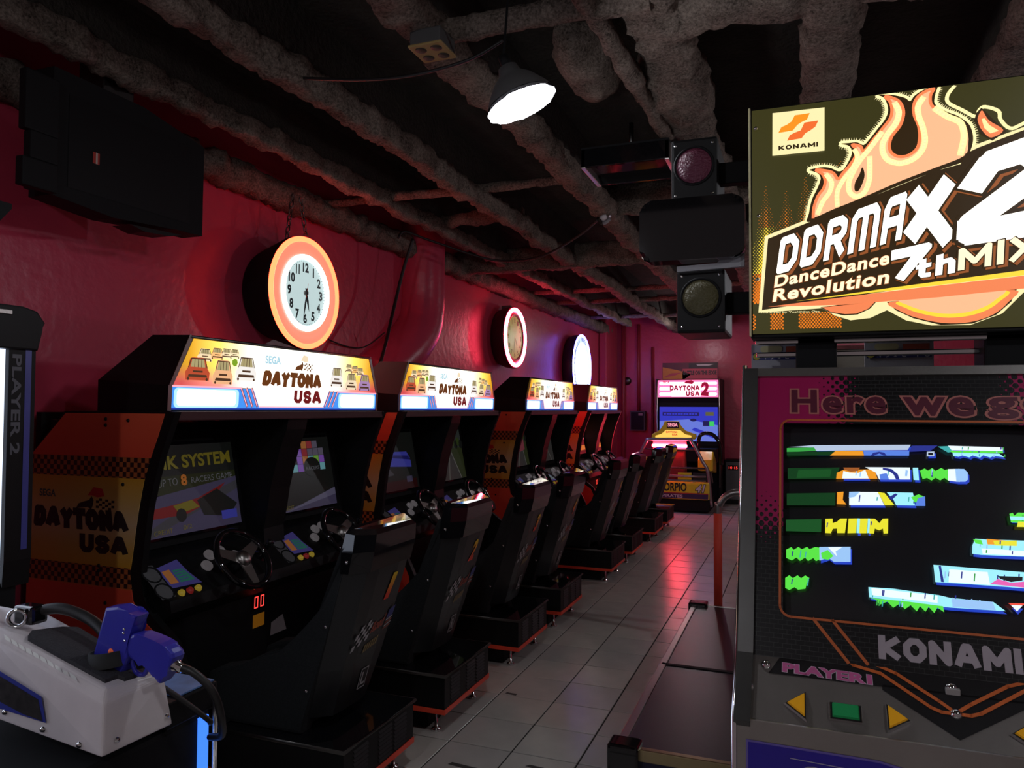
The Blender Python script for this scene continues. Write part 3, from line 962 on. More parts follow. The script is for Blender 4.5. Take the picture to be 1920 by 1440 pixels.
def show(cab, cy, items, words=()):
    h = [c for c in cab.children if c.name.startswith('monitor_housing')]
    h = min(h, key=lambda o: abs(sum((o.matrix_basis @ v.co).y for v in o.data.vertices) / len(o.data.vertices) + cab.location.y - cy))
    pl = screen_plane(cy)
    o = print_on('screen_picture', pl, items, h)
    for s, quad, m, b in words:
        lettering(s, pl, quad, m, o.parent, 8, bold=b, name='screen_words')
def road_items(sway=0.0, tree=True, sky=P_SKY, grass=P_GRASS):
    I = [(rect(-0.275, 0.275, 0.03, 0.195), sky, 1), (rect(-0.275, 0.275, -0.195, 0.05), grass, 2)]
    I.append(([(-0.27, -0.195), (0.20, -0.195), (sway + 0.02, 0.05), (sway - 0.01, 0.05)], P_ROAD, 3))
    for a in (-0.255, -0.03, 0.185):
        I += [(q, P_LINE, 4) for q in stroke([(a, -0.19), (sway + 0.003 + a * 0.03, 0.045)], 0.006)]
    if tree:
        for k in range(5):
            I.append((disc2(0.08 + k * 0.045, 0.075 + 0.02 * (k % 2), 0.035, 9), P_GRN if k % 2 else P_DRK, 4))
        I.append(([(-0.275, 0.03), (-0.1, 0.03), (-0.15, 0.09), (-0.275, 0.12)], P_DRK, 3))
    return I

cab_labels = ('nearest twin racing cabinet, its whole printed side panel in view', 'second twin racing cabinet from the camera, below the red duct', 'third twin racing cabinet, just beyond the pink neon clock', 'farthest twin racing cabinet, in front of the blue-white clock')
cab0 = make_cabinet(cab_labels[0])
cabs = [cab0] + [dup(cab0, (-2.75, y, 0), lab) for y, lab in zip(CAB_Y[1:], cab_labels[1:])]
# screen pictures differ from cabinet to cabinet
I = [(rect(-0.275, 0.275, 0.06, 0.195), P_DRK, 1), (rect(-0.275, 0.275, -0.02, 0.06), sg('olive', (0.05, 0.06, 0.02), 0.5), 1), ([(-0.275, -0.195), (0.275, -0.195), (0.275, 0.03), (0.0, 0.0), (-0.275, -0.03)], P_PUR, 2), ([(-0.275, -0.16), (0.0, -0.06), (0.275, 0.01), (0.275, -0.03), (0.0, -0.11), (-0.275, -0.195)], sg('grey', (0.13, 0.125, 0.15), 0.5), 3)]
I += [([(-0.25, -0.075), (-0.11, -0.065), (0.02, -0.05), (0.20, 0.005), (0.13, -0.045), (0.05, -0.085), (-0.06, -0.115), (-0.25, -0.115)], P_RED, 4), ([(-0.13, -0.07), (-0.02, -0.055), (0.02, -0.09), (-0.10, -0.108)], P_YEL, 5), ([(0.01, -0.06), (0.14, -0.02), (0.26, -0.10), (0.20, -0.155), (0.04, -0.13)], P_DRK, 5), (disc2(-0.09, -0.115, 0.03, 12), P_DRK, 6), (rect(0.15, 0.25, -0.165, -0.125), P_BLU, 6)]
show(cabs[0], CAB_Y[0] - 0.40, I, [('LINK SYSTEM', [(-0.27, 0.085), (0.25, 0.095), (0.25, 0.155), (-0.27, 0.145)], P_YEL, 0.03), ('UP TO', [(-0.20, 0.015), (-0.09, 0.018), (-0.09, 0.05), (-0.20, 0.047)], sg('pale words', (0.30, 0.30, 0.34), 0.5), 0.0), ('8', [(-0.07, 0.012), (-0.035, 0.012), (-0.035, 0.062), (-0.07, 0.062)], P_ORG, 0.04), ('RACERS GAME', [(-0.01, 0.018), (0.25, 0.024), (0.25, 0.052), (-0.01, 0.046)], sg('pale words', (0.30, 0.30, 0.34), 0.5), 0.0), ('CREDIT', [(-0.25, -0.185), (-0.15, -0.183), (-0.15, -0.163), (-0.25, -0.165)], P_YEL, 0.0), ('0/2', [(-0.09, -0.180), (-0.04, -0.178), (-0.04, -0.158), (-0.09, -0.160)], P_YEL, 0.0)])
I = [(rect(-0.275, 0.275, -0.195, 0.195), P_DRK, 1), ([(-0.275, -0.195), (0.275, -0.195), (0.275, -0.10), (0.0, -0.16), (-0.275, -0.19)], P_PUR, 2), ([(-0.20, -0.195), (0.275, -0.14), (0.275, -0.10), (-0.1, -0.175)], sg('pale lilac', (0.30, 0.28, 0.46), 0.5), 3)]
BR = [glow('bright phosphor ' + k_, c_, 0.30) for k_, c_ in (('cyan', (0.22, 0.55, 0.62)), ('violet', (0.30, 0.12, 0.62)), ('maroon', (0.40, 0.05, 0.06)), ('leaf', (0.25, 0.55, 0.08)), ('rust', (0.55, 0.20, 0.06)), ('dusk', (0.16, 0.14, 0.20)))]
cols = (P_CYA, P_PUR, P_RED, P_GRN, P_PUR, P_RED, P_YEL, P_CYA, P_ORG, P_GRN)
rnd = random.Random(5)
for j in range(4):
    for i in range(9):
        u = -0.235 + i * 0.05
        v = 0.175 - j * 0.042
        if -0.02 - j * 0.03 < u < 0.16 + j * 0.022:
            I.append((rect(u, u + 0.047, v - 0.04, v), BR[rnd.randrange(6)] if not (i < 5 and j > 0) else BR[0 if i < 4 else 1], 3))
I.append((disc2(0.09, 0.03, 0.075, 18, 0.055), P_DRK, 4))
show(cabs[0], CAB_Y[0] + 0.40, I, [('RACERS', [(0.03, 0.012), (0.15, 0.014), (0.15, 0.034), (0.03, 0.032)], sg('pale words', (0.30, 0.30, 0.34), 0.5), 0.01), ('CREDIT', [(-0.22, -0.185), (-0.12, -0.183), (-0.12, -0.163), (-0.22, -0.165)], P_YEL, 0.0)])
I = [(rect(-0.275, 0.275, -0.195, 0.195), P_DRK, 1)] + [([(-0.2 + k * 0.05, 0.07 - k * 0.02), (0.16 + 0.02 * k, 0.06 - k * 0.03), (0.20, 0.01 - k * 0.03), (-0.22 + k * 0.06, 0.03 - k * 0.03)], (P_BLU, sg('deep blue', (0.03, 0.03, 0.30), 0.6), P_BLU)[k], 2 + k) for k in range(3)] + [([(-0.24, -0.02), (-0.12, -0.03), (-0.05, -0.09), (-0.24, -0.10)], sg('grey', (0.13, 0.125, 0.15), 0.5), 6), (rect(-0.25, 0.25, -0.195, -0.13), sg('dim maroon', (0.07, 0.012, 0.012), 0.5), 2), (rect(0.11, 0.19, -0.15, -0.11), P_PUR, 3)]
show(cabs[1], CAB_Y[1] - 0.40, I)
show(cabs[1], CAB_Y[1] + 0.40, road_items(0.04))
show(cabs[2], CAB_Y[2] - 0.40, road_items(0.12) + [(disc2(-0.10, 0.10, 0.06, 16), P_YEL, 6), (disc2(-0.11, 0.085, 0.042, 14), P_ORG, 7), ([(0.05, -0.06), (0.20, -0.04), (0.2, 0.06), (0.08, 0.05)], sg('rose', (0.5, 0.10, 0.14), 0.6), 6)])
show(cabs[2], CAB_Y[2] + 0.40, road_items(0.0, False, P_SKY, P_ROAD))
for s in (-1, 1):
    show(cabs[3], CAB_Y[3] + s * 0.40, [(rect(-0.275, 0.275, -0.195, 0.195), glow('ember reflection', (0.30, 0.02, 0.03), 0.5), 1), (rect(-0.275, 0.275, 0.06, 0.16), glow('amber reflection', (0.9, 0.22, 0.05), 0.7), 2), (rect(-0.275, 0.275, -0.02, 0.04), glow('pink reflection', (1.0, 0.10, 0.16), 0.9), 2), (rect(-0.275, 0.275, -0.008, 0.008), glow('hot pink reflection', (1.0, 0.5, 0.55), 2.0), 3), (rect(-0.275, 0.275, -0.15, -0.09), glow('amber reflection', (0.9, 0.22, 0.05), 0.7), 2)])  # farthest screens: neon reflections in the glass painted as glowing bands

# ================================================================== SEATS
M_NUM = None
def number_material():
    m = mat('yellow to red number print', (0.8, 0.4, 0.05), 0.45)
    n, l, b = nodes_of(m)
    tc = n.new('ShaderNodeTexCoord')
    sx = n.new('ShaderNodeSeparateXYZ')
    l.new(tc.outputs['Generated'], sx.inputs[0])
    rp = n.new('ShaderNodeValToRGB')
    rp.color_ramp.elements[0].color = (0.75, 0.05, 0.02, 1)
    rp.color_ramp.elements[1].color = (0.85, 0.62, 0.03, 1)
    rp.color_ramp.elements[0].position = 0.2
    l.new(sx.outputs['Z'], rp.inputs[0])
    l.new(rp.outputs[0], b.inputs['Base Color'])
    return m
M_NUM = number_material()
S0 = 2.640
SEAT_Y = (2.640, 3.475, 4.460, 5.305, 6.810, 7.680, 8.940, 9.800)
SEAT_LOC = (-1.95, S0, 0)

def make_seat(label):
    t = thing('racing_seat', label, 'arcade seat', SEAT_LOC, 'racing seats facing the red wall')
    c = S0
    # plinth with lip, red stripe, louvres, feet and castors
    b = box('plinth', -2.17, -1.553, c - 0.265, c + 0.265, 0.098, 0.272, M_BLACK, t, 0.003)
    box('lid', -2.17, -1.547, c - 0.271, c + 0.271, 0.268, 0.282, M_GLOSS, b, 0.003)
    M_EDGE = mat('worn metal edging', (0.10, 0.095, 0.09), 0.35, 0.9)
    tube('edge_strip', [(-2.17, c - 0.2705, 0.275), (-1.547, c - 0.2705, 0.275), (-1.547, c + 0.2705, 0.275), (-2.17, c + 0.2705, 0.275)], 0.0075, M_EDGE, b, 6)
    bm = bmesh.new()
    bm_box(bm, -2.17, -1.5495, c - 0.2685, c + 0.2685, 0.098, 0.121)
    from_bm('red_stripe', bm, M_REDTRIM, b)
    bm = bmesh.new()
    for k in range(8):
        z = 0.135 + k * 0.016
        for y in (c - 0.20, c - 0.02, c + 0.10):
            bm_prism(bm, [(-1.553, z), (-1.547, z - 0.003), (-1.553, z + 0.006)], 'Y', y, y + 0.10)
    from_bm('louvre_vents', bm, M_BLACK, b)['kind'] = 'stuff'
    for y in (c - 0.215, c + 0.215):
        lathe('levelling_foot', [(0, 0.0), (0.024, 0.0), (0.022, 0.012), (0.008, 0.016), (0.008, 0.10)], (-1.62, y, 0.0), (0, 0, 1), M_CHROME, b, 12)
    for y in (c - 0.10, c + 0.20):
        lathe('castor', [(0, -0.014), (0.026, -0.014), (0.03, -0.008), (0.03, 0.008), (0.026, 0.014), (0, 0.014)], (-1.68, y, 0.031), (0, 1, 0), M_RUBBER, b, 14)
        box('castor_fork', -1.70, -1.66, y - 0.02, y + 0.02, 0.05, 0.10, M_DSTEEL, b, 0.003)
    box('plinth_skirt', -2.13, -1.66, c - 0.22, c + 0.22, 0.012, 0.10, M_BLACKM, b, 0)
    # bucket seat: two wings, back pad, cushion
    wing = [(-1.565, 1.045), (-1.575, 1.03), (-1.60, 0.957), (-1.65, 0.86), (-1.69, 0.77), (-1.74, 0.695), (-1.80, 0.635), (-1.89, 0.575), (-1.985, 0.530), (-2.08, 0.505), (-2.167, 0.49), (-2.22, 0.465), (-2.235, 0.41), (-2.20, 0.33), (-2.12, 0.283), (-1.78, 0.283), (-1.768, 0.34), (-1.710, 0.52), (-1.650, 0.72), (-1.600, 0.90), (-1.570, 1.0)]
    for s in (-1, 1):
        a, d = sorted((c + s * 0.215, c + s * 0.135))
        prism('seat_wing', wing, 'Y', a, d, M_FABRIC, t, 0.014)
    prism('backrest', [(-1.60, 0.98), (-1.66, 0.98), (-1.76, 0.72), (-1.85, 0.50), (-1.86, 0.42), (-1.72, 0.34), (-1.66, 0.50)], 'Y', c - 0.14, c + 0.14, M_FABRIC, t, 0.012)
    prism('cushion', [(-1.80, 0.44), (-2.16, 0.465), (-2.21, 0.44), (-2.20, 0.34), (-1.78, 0.30)], 'Y', c - 0.14, c + 0.14, M_FABRIC, t, 0.014)
    # hard shell on the back
    sh = bmesh.new()
    rows = ((-1.700, 0.330, 0.115), (-1.640, 0.52, 0.140), (-1.575, 0.74, 0.152), (-1.520, 0.93, 0.155))
    prev = None
    for (x, z, w) in rows:
        ring = [sh.verts.new(p) for p in ((x - 0.075, c - w - 0.062, z), (x, c - w, z), (x + 0.006, c - w * 0.5, z), (x + 0.006, c + w * 0.5, z), (x, c + w, z), (x - 0.075, c + w + 0.062, z))]
        if prev:
            for k in range(5):
                sh.faces.new((prev[k], prev[k + 1], ring[k + 1], ring[k]))
        prev = ring
    back = from_bm('back_shell', sh, mat('satin black shell', (0.014, 0.014, 0.015), 0.33), t)
    # glossy head cap
    hb = bmesh.new()
    vs = []
    for (x0, x1, w, z, dz) in ((-1.605, -1.515, 0.222, 0.905, 0), (-1.60, -1.495, 0.226, 0.985, 0), (-1.585, -1.490, 0.220, 1.048, 0.008), (-1.575, -1.502, 0.205, 1.066, 0.014)):
        vs.append([hb.verts.new(p) for p in ((x0, c - w, z + dz), (x1 - 0.055, c - w, z + dz * 0.5), (x1, c - w + 0.065, z), (x1, c + w - 0.065, z), (x1 - 0.055, c + w, z + dz * 0.5), (x0, c + w, z + dz))])
    for A, B in zip(vs, vs[1:]):
        for k in range(6):
            hb.faces.new((A[k], A[(k + 1) % 6], B[(k + 1) % 6], B[k]))
    hb.faces.new(vs[0][::-1]); hb.faces.new(vs[-1])
    cap = from_bm('head_cap', hb, M_GLOSS, t)
    for s in (-1, 1):
        for (x, z) in ((-1.575, 0.95), (-1.672, 0.70), (-1.755, 0.45)):
            lathe('screw', [(0, 0.004), (0.005, 0.003), (0.007, 0)], (x, c + s * 0.2275 if z > 0.9 else c + s * 0.2145, z), (0, s, 0), M_CHROME, t, 8)
    return t

def seat_prints(t, num, side):
    """Number, team sticker and side letter on the seat's back shell."""
    c = S0
    back = [o for o in t.children if o.name.startswith('back_shell')][0]
    dy = t.location.y - S0
    pl = Plane((-1.694 + 0.008, c + dy, 0.34), (0, 1, 0), (0.175, 0, 0.59))
    ck = mat('pale sticker print', (0.42, 0.42, 0.43), 0.5)
    rd = mat('dull red sticker print', (0.34, 0.07, 0.045), 0.5)
    gd = mat('dull gold sticker print', (0.25, 0.19, 0.08), 0.5)
    bl = mat('dull blue sticker print', (0.05, 0.06, 0.22), 0.5)
    lettering(num, pl, [(0.02, 0.435), (0.055, 0.435), (0.085, 0.545), (0.05, 0.545)] if num == '1' else [(0.005, 0.435), (0.06, 0.435), (0.09, 0.545), (0.04, 0.545)], M_NUM, back, 2, bold=0.05, shear=0.0, name='seat_number')
    I = []
    for i in range(5):
        for j in range(4):
            if (i + j) % 2 == 0:
                u, v = -0.14 + i * 0.022 + j * 0.006, 0.255 + j * 0.022 + i * 0.006
                I.append(([(u, v), (u + 0.021, v + 0.006), (u + 0.027, v + 0.028), (u + 0.006, v + 0.022)], ck, 2))
    print_on('flag_sticker', pl, I, back)
    I = [([(0.09, 0.335), (0.138, 0.345), (0.146, 0.385), (0.10, 0.375)], bl, 2)]
    for k in range(4):
        I.append(([(0.085 + k * 0.002, 0.29 + k * 0.012), (0.135 + k * 0.002, 0.30 + k * 0.012), (0.136 + k * 0.002, 0.306 + k * 0.012), (0.086 + k * 0.002, 0.296 + k * 0.012)], ck if k % 2 else rd, 2))
    print_on('badge_sticker', pl, I, back)
    lettering('Road', pl, [(-0.02, 0.30), (0.075, 0.315), (0.085, 0.365), (-0.01, 0.345)], rd, back, 2, bold=0.03, shear=0.2, name='sticker_words')
    print_on('sticker_words', pl, [([(-0.04 + k * 0.017, 0.225 + k * 0.0027), (-0.028 + k * 0.017, 0.227 + k * 0.0027), (-0.022 + k * 0.017, 0.262 + k * 0.0027), (-0.034 + k * 0.017, 0.258 + k * 0.0027)], gd, 2) for k in range(6)], back)
    sp = [rect(0.0, 0.055, 0.055, 0.145)]
    print_on('side_sticker', pl, [(sp[0], ck, 2), (rect(0.005, 0.05, 0.06, 0.14), mat('sticker black', (0.02, 0.02, 0.02), 0.5), 3)], back)
    lettering(side, pl, [(0.012, 0.072), (0.042, 0.072), (0.042, 0.128), (0.012, 0.128)], ck, back, 4, bold=0.02, name='side_letter')

seat_labels = ('black racing seat with a 1 on its back, nearest the camera', 'black racing seat with a 2 on its back, pink light on its top', 'third racing seat from the camera, at the second cabinet', 'fourth racing seat from the camera, at the second cabinet', 'fifth racing seat, just past the widest gap in the row', 'sixth racing seat from the camera, at the third cabinet', 'seventh racing seat, before the deluxe racer with roll bars', 'eighth and farthest racing seat, beside the deluxe racer')
seat0 = make_seat(seat_labels[0])
seats = [seat0] + [dup(seat0, (SEAT_LOC[0], y, 0), lab) for y, lab in zip(SEAT_Y[1:], seat_labels[1:])]
for k, t in enumerate(seats):
    seat_prints(t, str(k + 1), 'LR'[k % 2])
# ================================================================== NEON CLOCKS ON THE RED WALL
def dial_plane(x, y, z):
    return Plane((x, y, z), (0, 1, 0), (0, 0, 1))

def neon_clock():
    y, z, x, r = 3.885, 2.235, -2.86, 0.335
    t = thing('neon_wall_clock', 'large round clock with orange neon rim and white dial, hung on chains', 'clock', (XW, y, z))
    lathe('case', [(0.0, -0.25), (0.27, -0.25), (0.29, -0.20), (r + 0.012, -0.03), (r + 0.012, 0.0), (r - 0.05, 0.0), (r - 0.05, -0.02), (0, -0.02)], (x, y, z), (1, 0, 0), M_BLACKM, t, 64)
    tube('neon_tube', ring_pts((x + 0.006, y, z), (1, 0, 0), r - 0.004, 72), 0.016, glow('orange neon', (1.0, 0.028, 0.010), 22.0), t, 12, True)
    lathe('reflector_ring', [(r - 0.012, 0.004), (r - 0.040, 0.016), (r - 0.098, 0.004)], (x, y, z), (1, 0, 0), glow('lit coral ring', (1.0, 0.26, 0.16), 1.1), t, 72)  # reflector glows by itself, standing in for the neon light it catches
    face = lathe('dial', [(0, 0.0), (0.215, 0.0), (0.240, 0.004)], (x, y, z), (1, 0, 0), glow('lit dial', (0.58, 0.74, 0.74), 0.85), t, 64)  # dial's own glow stands in for inner neon falling on it
    tube('inner_neon', ring_pts((x + 0.008, y, z), (1, 0, 0), 0.222, 72), 0.016, glow('white neon', (0.93, 1.0, 1.0), 4.0), t, 10, True)
    pl = dial_plane(x + 0.002, y, z)
    ink = mat('dial black ink', (0.02, 0.03, 0.035), 0.5)
    for h in range(1, 13):
        a = math.radians(90 - 30 * h)
        R = 0.158
        s = str(h)
        w = 0.036 if len(s) == 1 else 0.060
        if s == '1':
            w = 0.014
        if s == '11':
            w = 0.036
        cu, cv = R * math.cos(a), R * math.sin(a)
        lettering(s, pl, [(cu - w / 2, cv - 0.030), (cu + w / 2, cv - 0.030), (cu + w / 2, cv + 0.030), (cu - w / 2, cv + 0.030)], ink, t, 3, bold=0.045, name='numeral')
    I = []
    for k in range(60):
        a = 2 * math.pi * k / 60
        I.append(([(0.192 * math.cos(a - 0.012), 0.192 * math.sin(a - 0.012)), (0.192 * math.cos(a + 0.012), 0.192 * math.sin(a + 0.012)), (0.198 * math.cos(a + 0.012), 0.198 * math.sin(a + 0.012)), (0.198 * math.cos(a - 0.012), 0.198 * math.sin(a - 0.012))], ink, 3))
    print_on('minute_marks', pl, I, t)
    # hands: about half past five
    def hand(name, ang, L, w, m, layer):
        a = math.radians(90 - ang)
        d, q = Vector((math.cos(a), math.sin(a))), Vector((-math.sin(a), math.cos(a)))
        P = [tuple(q * w * 0.5 - d * 0.03), tuple(-q * w * 0.5 - d * 0.03), tuple(d * L * 0.45 - q * w), tuple(d * L), tuple(d * L * 0.45 + q * w)]
        vs = [pl.p(*p, 0.010 + layer * 0.002) for p in P] + [pl.p(*p, 0.0085 + layer * 0.002) for p in P]
        n = len(P)
        mesh(name, vs, [tuple(range(n)), tuple(range(2 * n - 1, n - 1, -1))] + [(k, (k + 1) % n, n + (k + 1) % n, n + k) for k in range(n)], m, t)
    hand('hour_hand', 166, 0.115, 0.010, ink, 0)
    hand('minute_hand', 190, 0.175, 0.007, ink, 1)
    hand('second_hand', 12, 0.06, 0.002, M_REDTRIM, 2)
    lathe('pivot', [(0, 0.02), (0.012, 0.018), (0.016, 0)], (x + 0.002, y, z), (1, 0, 0), M_DSTEEL, t, 14)
    for (y0, y1) in ((y - 0.055, y - 0.11), (y + 0.02, y + 0.10)):
        p0, p1 = Vector((-2.92, y0, 2.84)), Vector((-2.92, y1, z + r - 0.02))
        n = 7
        ch = bmesh.new()
        for k in range(n):
            c = p0.lerp(p1, (k + 0.5) / n)
            d = (p1 - p0).normalized()
            s = Vector((1, 0, 0)) if k % 2 else d.cross(Vector((1, 0, 0))).normalized()
            L = (p1 - p0).length / n * 0.68
            bm_tube(ch, [c + d * L * math.sin(a) + s * 0.013 * math.cos(a) for a in (2 * math.pi * i / 12 for i in range(12))], 0.0038, 6, True)
        from_bm('hanging_chain', ch, M_DSTEEL, t, True)
neon_clock()

def pink_clock():
    y, z, x, r = 7.80, 2.315, -2.95, 0.335
    t = thing('pink_neon_clock', 'round wall clock with hot pink neon rim and dim green dial', 'clock', (XW, y, z))
    lathe('case', [(0.0, -0.165), (0.30, -0.165), (0.33, -0.10), (r + 0.01, -0.02), (r + 0.01, 0.0), (0.25, 0.0), (0.25, -0.01), (0, -0.01)], (x, y, z), (1, 0, 0), mat('dark red case', (0.06, 0.006, 0.012), 0.5), t, 64)
    tube('neon_tube', ring_pts((x + 0.012, y, z), (1, 0, 0), r - 0.025, 72), 0.019, glow('pink neon', (1.0, 0.050, 0.10), 55.0), t, 12, True)
    lathe('rim_ring', [(0.285, 0.004), (0.262, 0.016), (0.235, 0.004)], (x, y, z), (1, 0, 0), mat('dark red rim', (0.16, 0.01, 0.03), 0.35), t, 64)
    lathe('dial', [(0, 0.002), (0.24, 0.002)], (x, y, z), (1, 0, 0), mat('green dial', (0.10, 0.20, 0.03), 0.3, var=0.5, scale=9, emit=(0.30, 0.50, 0.08), es=0.30), t, 48)
    pl = dial_plane(x + 0.003, y, z)
    ink = mat('dial dark ink', (0.03, 0.05, 0.02), 0.5)
    for h in range(1, 13):
        a = math.radians(90 - 30 * h)
        cu, cv = 0.19 * math.cos(a), 0.19 * math.sin(a)
        lettering(str(h), pl, [(cu - 0.02, cv - 0.025), (cu + 0.02, cv - 0.025), (cu + 0.02, cv + 0.025), (cu - 0.02, cv + 0.025)], ink, t, 2, bold=0.01, name='numeral')
    I = []
    for ang, L, w in ((140, 0.11, 0.010), (190, 0.17, 0.008)):
        a = math.radians(90 - ang)
        I += [(q, ink, 4) for q in stroke([(0, 0), (L * math.cos(a), L * math.sin(a))], w)]
    print_on('hands', pl, I, t)
    box('hanger', -3.10, -2.99, y - 0.02, y + 0.02, z + 0.32, z + 0.36, M_DSTEEL, t, 0.003)
pink_clock()

def blue_clock():
    y, z, x, r = 10.57, 2.13, -2.95, 0.47
    t = thing('blue_lit_clock', 'large round clock lit blue-white, with lettering around its rim', 'clock', (XW, y, z))
    lathe('case', [(0.0, -0.165), (0.44, -0.165), (r, -0.10), (r + 0.008, 0.0), (r - 0.01, 0.0), (0, -0.004)], (x, y, z), (1, 0, 0), mat('dark violet case', (0.03, 0.008, 0.05), 0.5), t, 64)
    lathe('dial', [(0, 0.004), (0.36, 0.004)], (x, y, z), (1, 0, 0), glow('blue white dial', (0.72, 0.80, 1.0), 3.2), t, 64)
    lathe('lettered_band', [(0.36, 0.004), (r - 0.015, 0.004)], (x, y, z), (1, 0, 0), glow('pale blue band', (0.55, 0.72, 1.0), 1.3), t, 64)
    tube('neon_tube', ring_pts((x + 0.004, y, z), (1, 0, 0), r - 0.006, 72), 0.014, glow('violet neon', (0.14, 0.12, 1.0), 26.0), t, 10, True)
    pl = dial_plane(x + 0.005, y, z)
    ink = glow('band navy ink', (0.02, 0.03, 0.30), 0.6)
    def arc(word, a0, step):
        for k, ch in enumerate(word):
            a = math.radians(a0 - k * step)
            d, q = Vector((math.cos(a), math.sin(a))), Vector((math.sin(a), -math.cos(a)))
            c = d * 0.38
            w = 0.020
            lettering(ch, pl, [tuple(c - q * w), tuple(c + q * w), tuple(c + q * w + d * 0.055), tuple(c - q * w + d * 0.055)], ink, t, 3, bold=0.03, name='band_letter')
    arc('MUSIC', 222, 8)
    arc('PINBALLS', 172, 8.2)
    arc('VIDEO', 96, 8)
    I = []
    for h in range(12):
        a = math.radians(30 * h)
        I += [(q, glow('dial mark', (0.4, 0.5, 0.8), 1.5), 3) for q in stroke([(0.31 * math.cos(a), 0.31 * math.sin(a)), (0.345 * math.cos(a), 0.345 * math.sin(a))], 0.008)]
    print_on('hour_marks', pl, I, t)
blue_clock()

# ================================================================== LAMPS AND FITTINGS UNDER THE CEILING
def clamp_lamp(c, ax, label, watts):
    """Cone work lamp lined with foil; its light comes from the bulb at the shade's mouth."""
    c, ax = Vector(c), Vector(ax).normalized()
    t = thing('clamp_lamp', label, 'lamp', c)
    random.seed(3)
    lathe('shade', [(0.106, 0.0), (0.098, 0.018), (0.066, 0.062), (0.036, 0.088), (0.030, 0.112), (0.0, 0.115)], c, ax, mat('grey lamp shade', (0.10, 0.10, 0.10), 0.5), t, 32)
    lathe('foil_lining', [(0.109, -0.012), (0.103, -0.004), (0.094, 0.016), (0.062, 0.060), (0.03, 0.080), (0, 0.084)], c, ax, mat('crumpled foil', (0.5, 0.51, 0.54), 0.35, 0.5, bump=1.0, bscale=30), t, 40, True, 0.07)
    lathe('bulb', [(0, -0.004), (0.03, 0.0), (0.042, 0.022), (0.036, 0.045), (0.018, 0.065), (0.015, 0.08)], c, ax, glow('lit bulb', (0.88, 0.93, 1.0), 40.0), t, 20)
    lathe('socket', [(0.0, 0.113), (0.017, 0.113), (0.017, 0.15), (0.0, 0.155)], c, ax, M_BLACKM, t, 14)
    tube('clamp_arm', smooth_path([c + ax * 0.15, c + ax * 0.2 + Vector((0.02, 0.02, 0.06)), Vector((c.x - 0.05, c.y + 0.08, 3.18))], 5), 0.004, M_BLACKM, t, 8)
    ld = bpy.data.lights.new('bulb_light', 'POINT')
    ld.energy = watts
    ld.color = (0.92, 0.94, 1.0)
    ld.shadow_soft_size = 0.05
    lo = bpy.data.objects.new('bulb_light', ld)
    COL.objects.link(lo)
    lo.parent = t
    lo.location = -ax * 0.06
    random.seed(9)
clamp_lamp((-0.79, 2.13, 2.465), (-0.346, -0.10, 0.93), 'tilted grey work lamp lined with crumpled foil, shining white', 12)
clamp_lamp((-1.1, -0.7, 2.55), (0.05, -0.15, 1), 'unseen work lamp added behind the camera for fill light', 24)  # this and the next three are unseen lamps added to light panels and floor
clamp_lamp((1.3, 0.5, 2.55), (0.1, 0, 1), 'unseen work lamp added to the right of the dance game front', 16)
clamp_lamp((1.5, 4.6, 2.55), (0.1, 0, 1), 'unseen work lamp added beyond the dance game', 22)
clamp_lamp((0.95, 8.6, 2.55), (0.1, 0, 1), 'unseen work lamp added behind the lit sign, far down the aisle', 22)

ob = thing('outlet_box', 'dusty grey junction box with a yellow four-socket face', 'outlet box', (-1.22, 2.36, 2.76))
box('case', -1.27, -1.15, 2.30, 2.42, 2.795, 2.85, mat('dusty grey steel', (0.09, 0.09, 0.09), 0.6, 0.4), ob, 0.006)
fp_ = box('face_plate', -1.275, -1.145, 2.295, 2.425, 2.787, 2.796, mat('yellowed plate', (0.34, 0.23, 0.075), 0.5), ob, 0.004)
for dx in (-0.03, 0.03):
    for dy in (-0.03, 0.03):
        lathe('socket', [(0, 0.003), (0.017, 0.003), (0.021, 0.001), (0.021, 0)], (-1.21 + dx, 2.36 + dy, 2.787), (0, 0, -1), mat('dark socket', (0.03, 0.022, 0.015), 0.5), fp_, 14)
tag(tube('lamp_cable', smooth_path([(-1.95, 2.52, 2.88), (-1.6, 2.48, 2.80), (-1.35, 2.46, 2.77), (-1.12, 2.46, 2.79), (-0.98, 2.46, 2.84)], 8), 0.006, M_CABLE, None, 6), 'thin dark cable sagging under the yellow outlet box', 'cable')

def boxed_light(name, x, y, z, label):
    t = thing(name, label, 'light fixture', (x, y, z))
    w, d = 0.22, 0.17
    for a in (y - d, y + d - 0.02):
        box('long_side', x - w, x + w, a, a + 0.02, z, z + 0.09, M_GLOSS, t, 0.002)
    for s in (-1, 1):
        a, b = sorted((x + s * w, x + s * (w - 0.022)))
        box('end_cap', a, b, y - d, y + d, z - 0.004, z + 0.09, M_STEEL, t, 0.003)
    box('top', x - w, x + w, y - d, y + d, z + 0.09, z + 0.10, M_BLACKM, t, 0)
    box('glass', x - w + 0.022, x + w - 0.022, y - d + 0.02, y + d - 0.02, z + 0.03, z + 0.034, M_GLASS, t, 0)
    tube('hanger', [(x, y, z + 0.10), (x, y, z + 0.26)], 0.012, M_DSTEEL, t, 8)
boxed_light('flood_light', -0.80, 3.80, 2.74, 'unlit rectangular flood light with steel ends, under the lumpy joist')

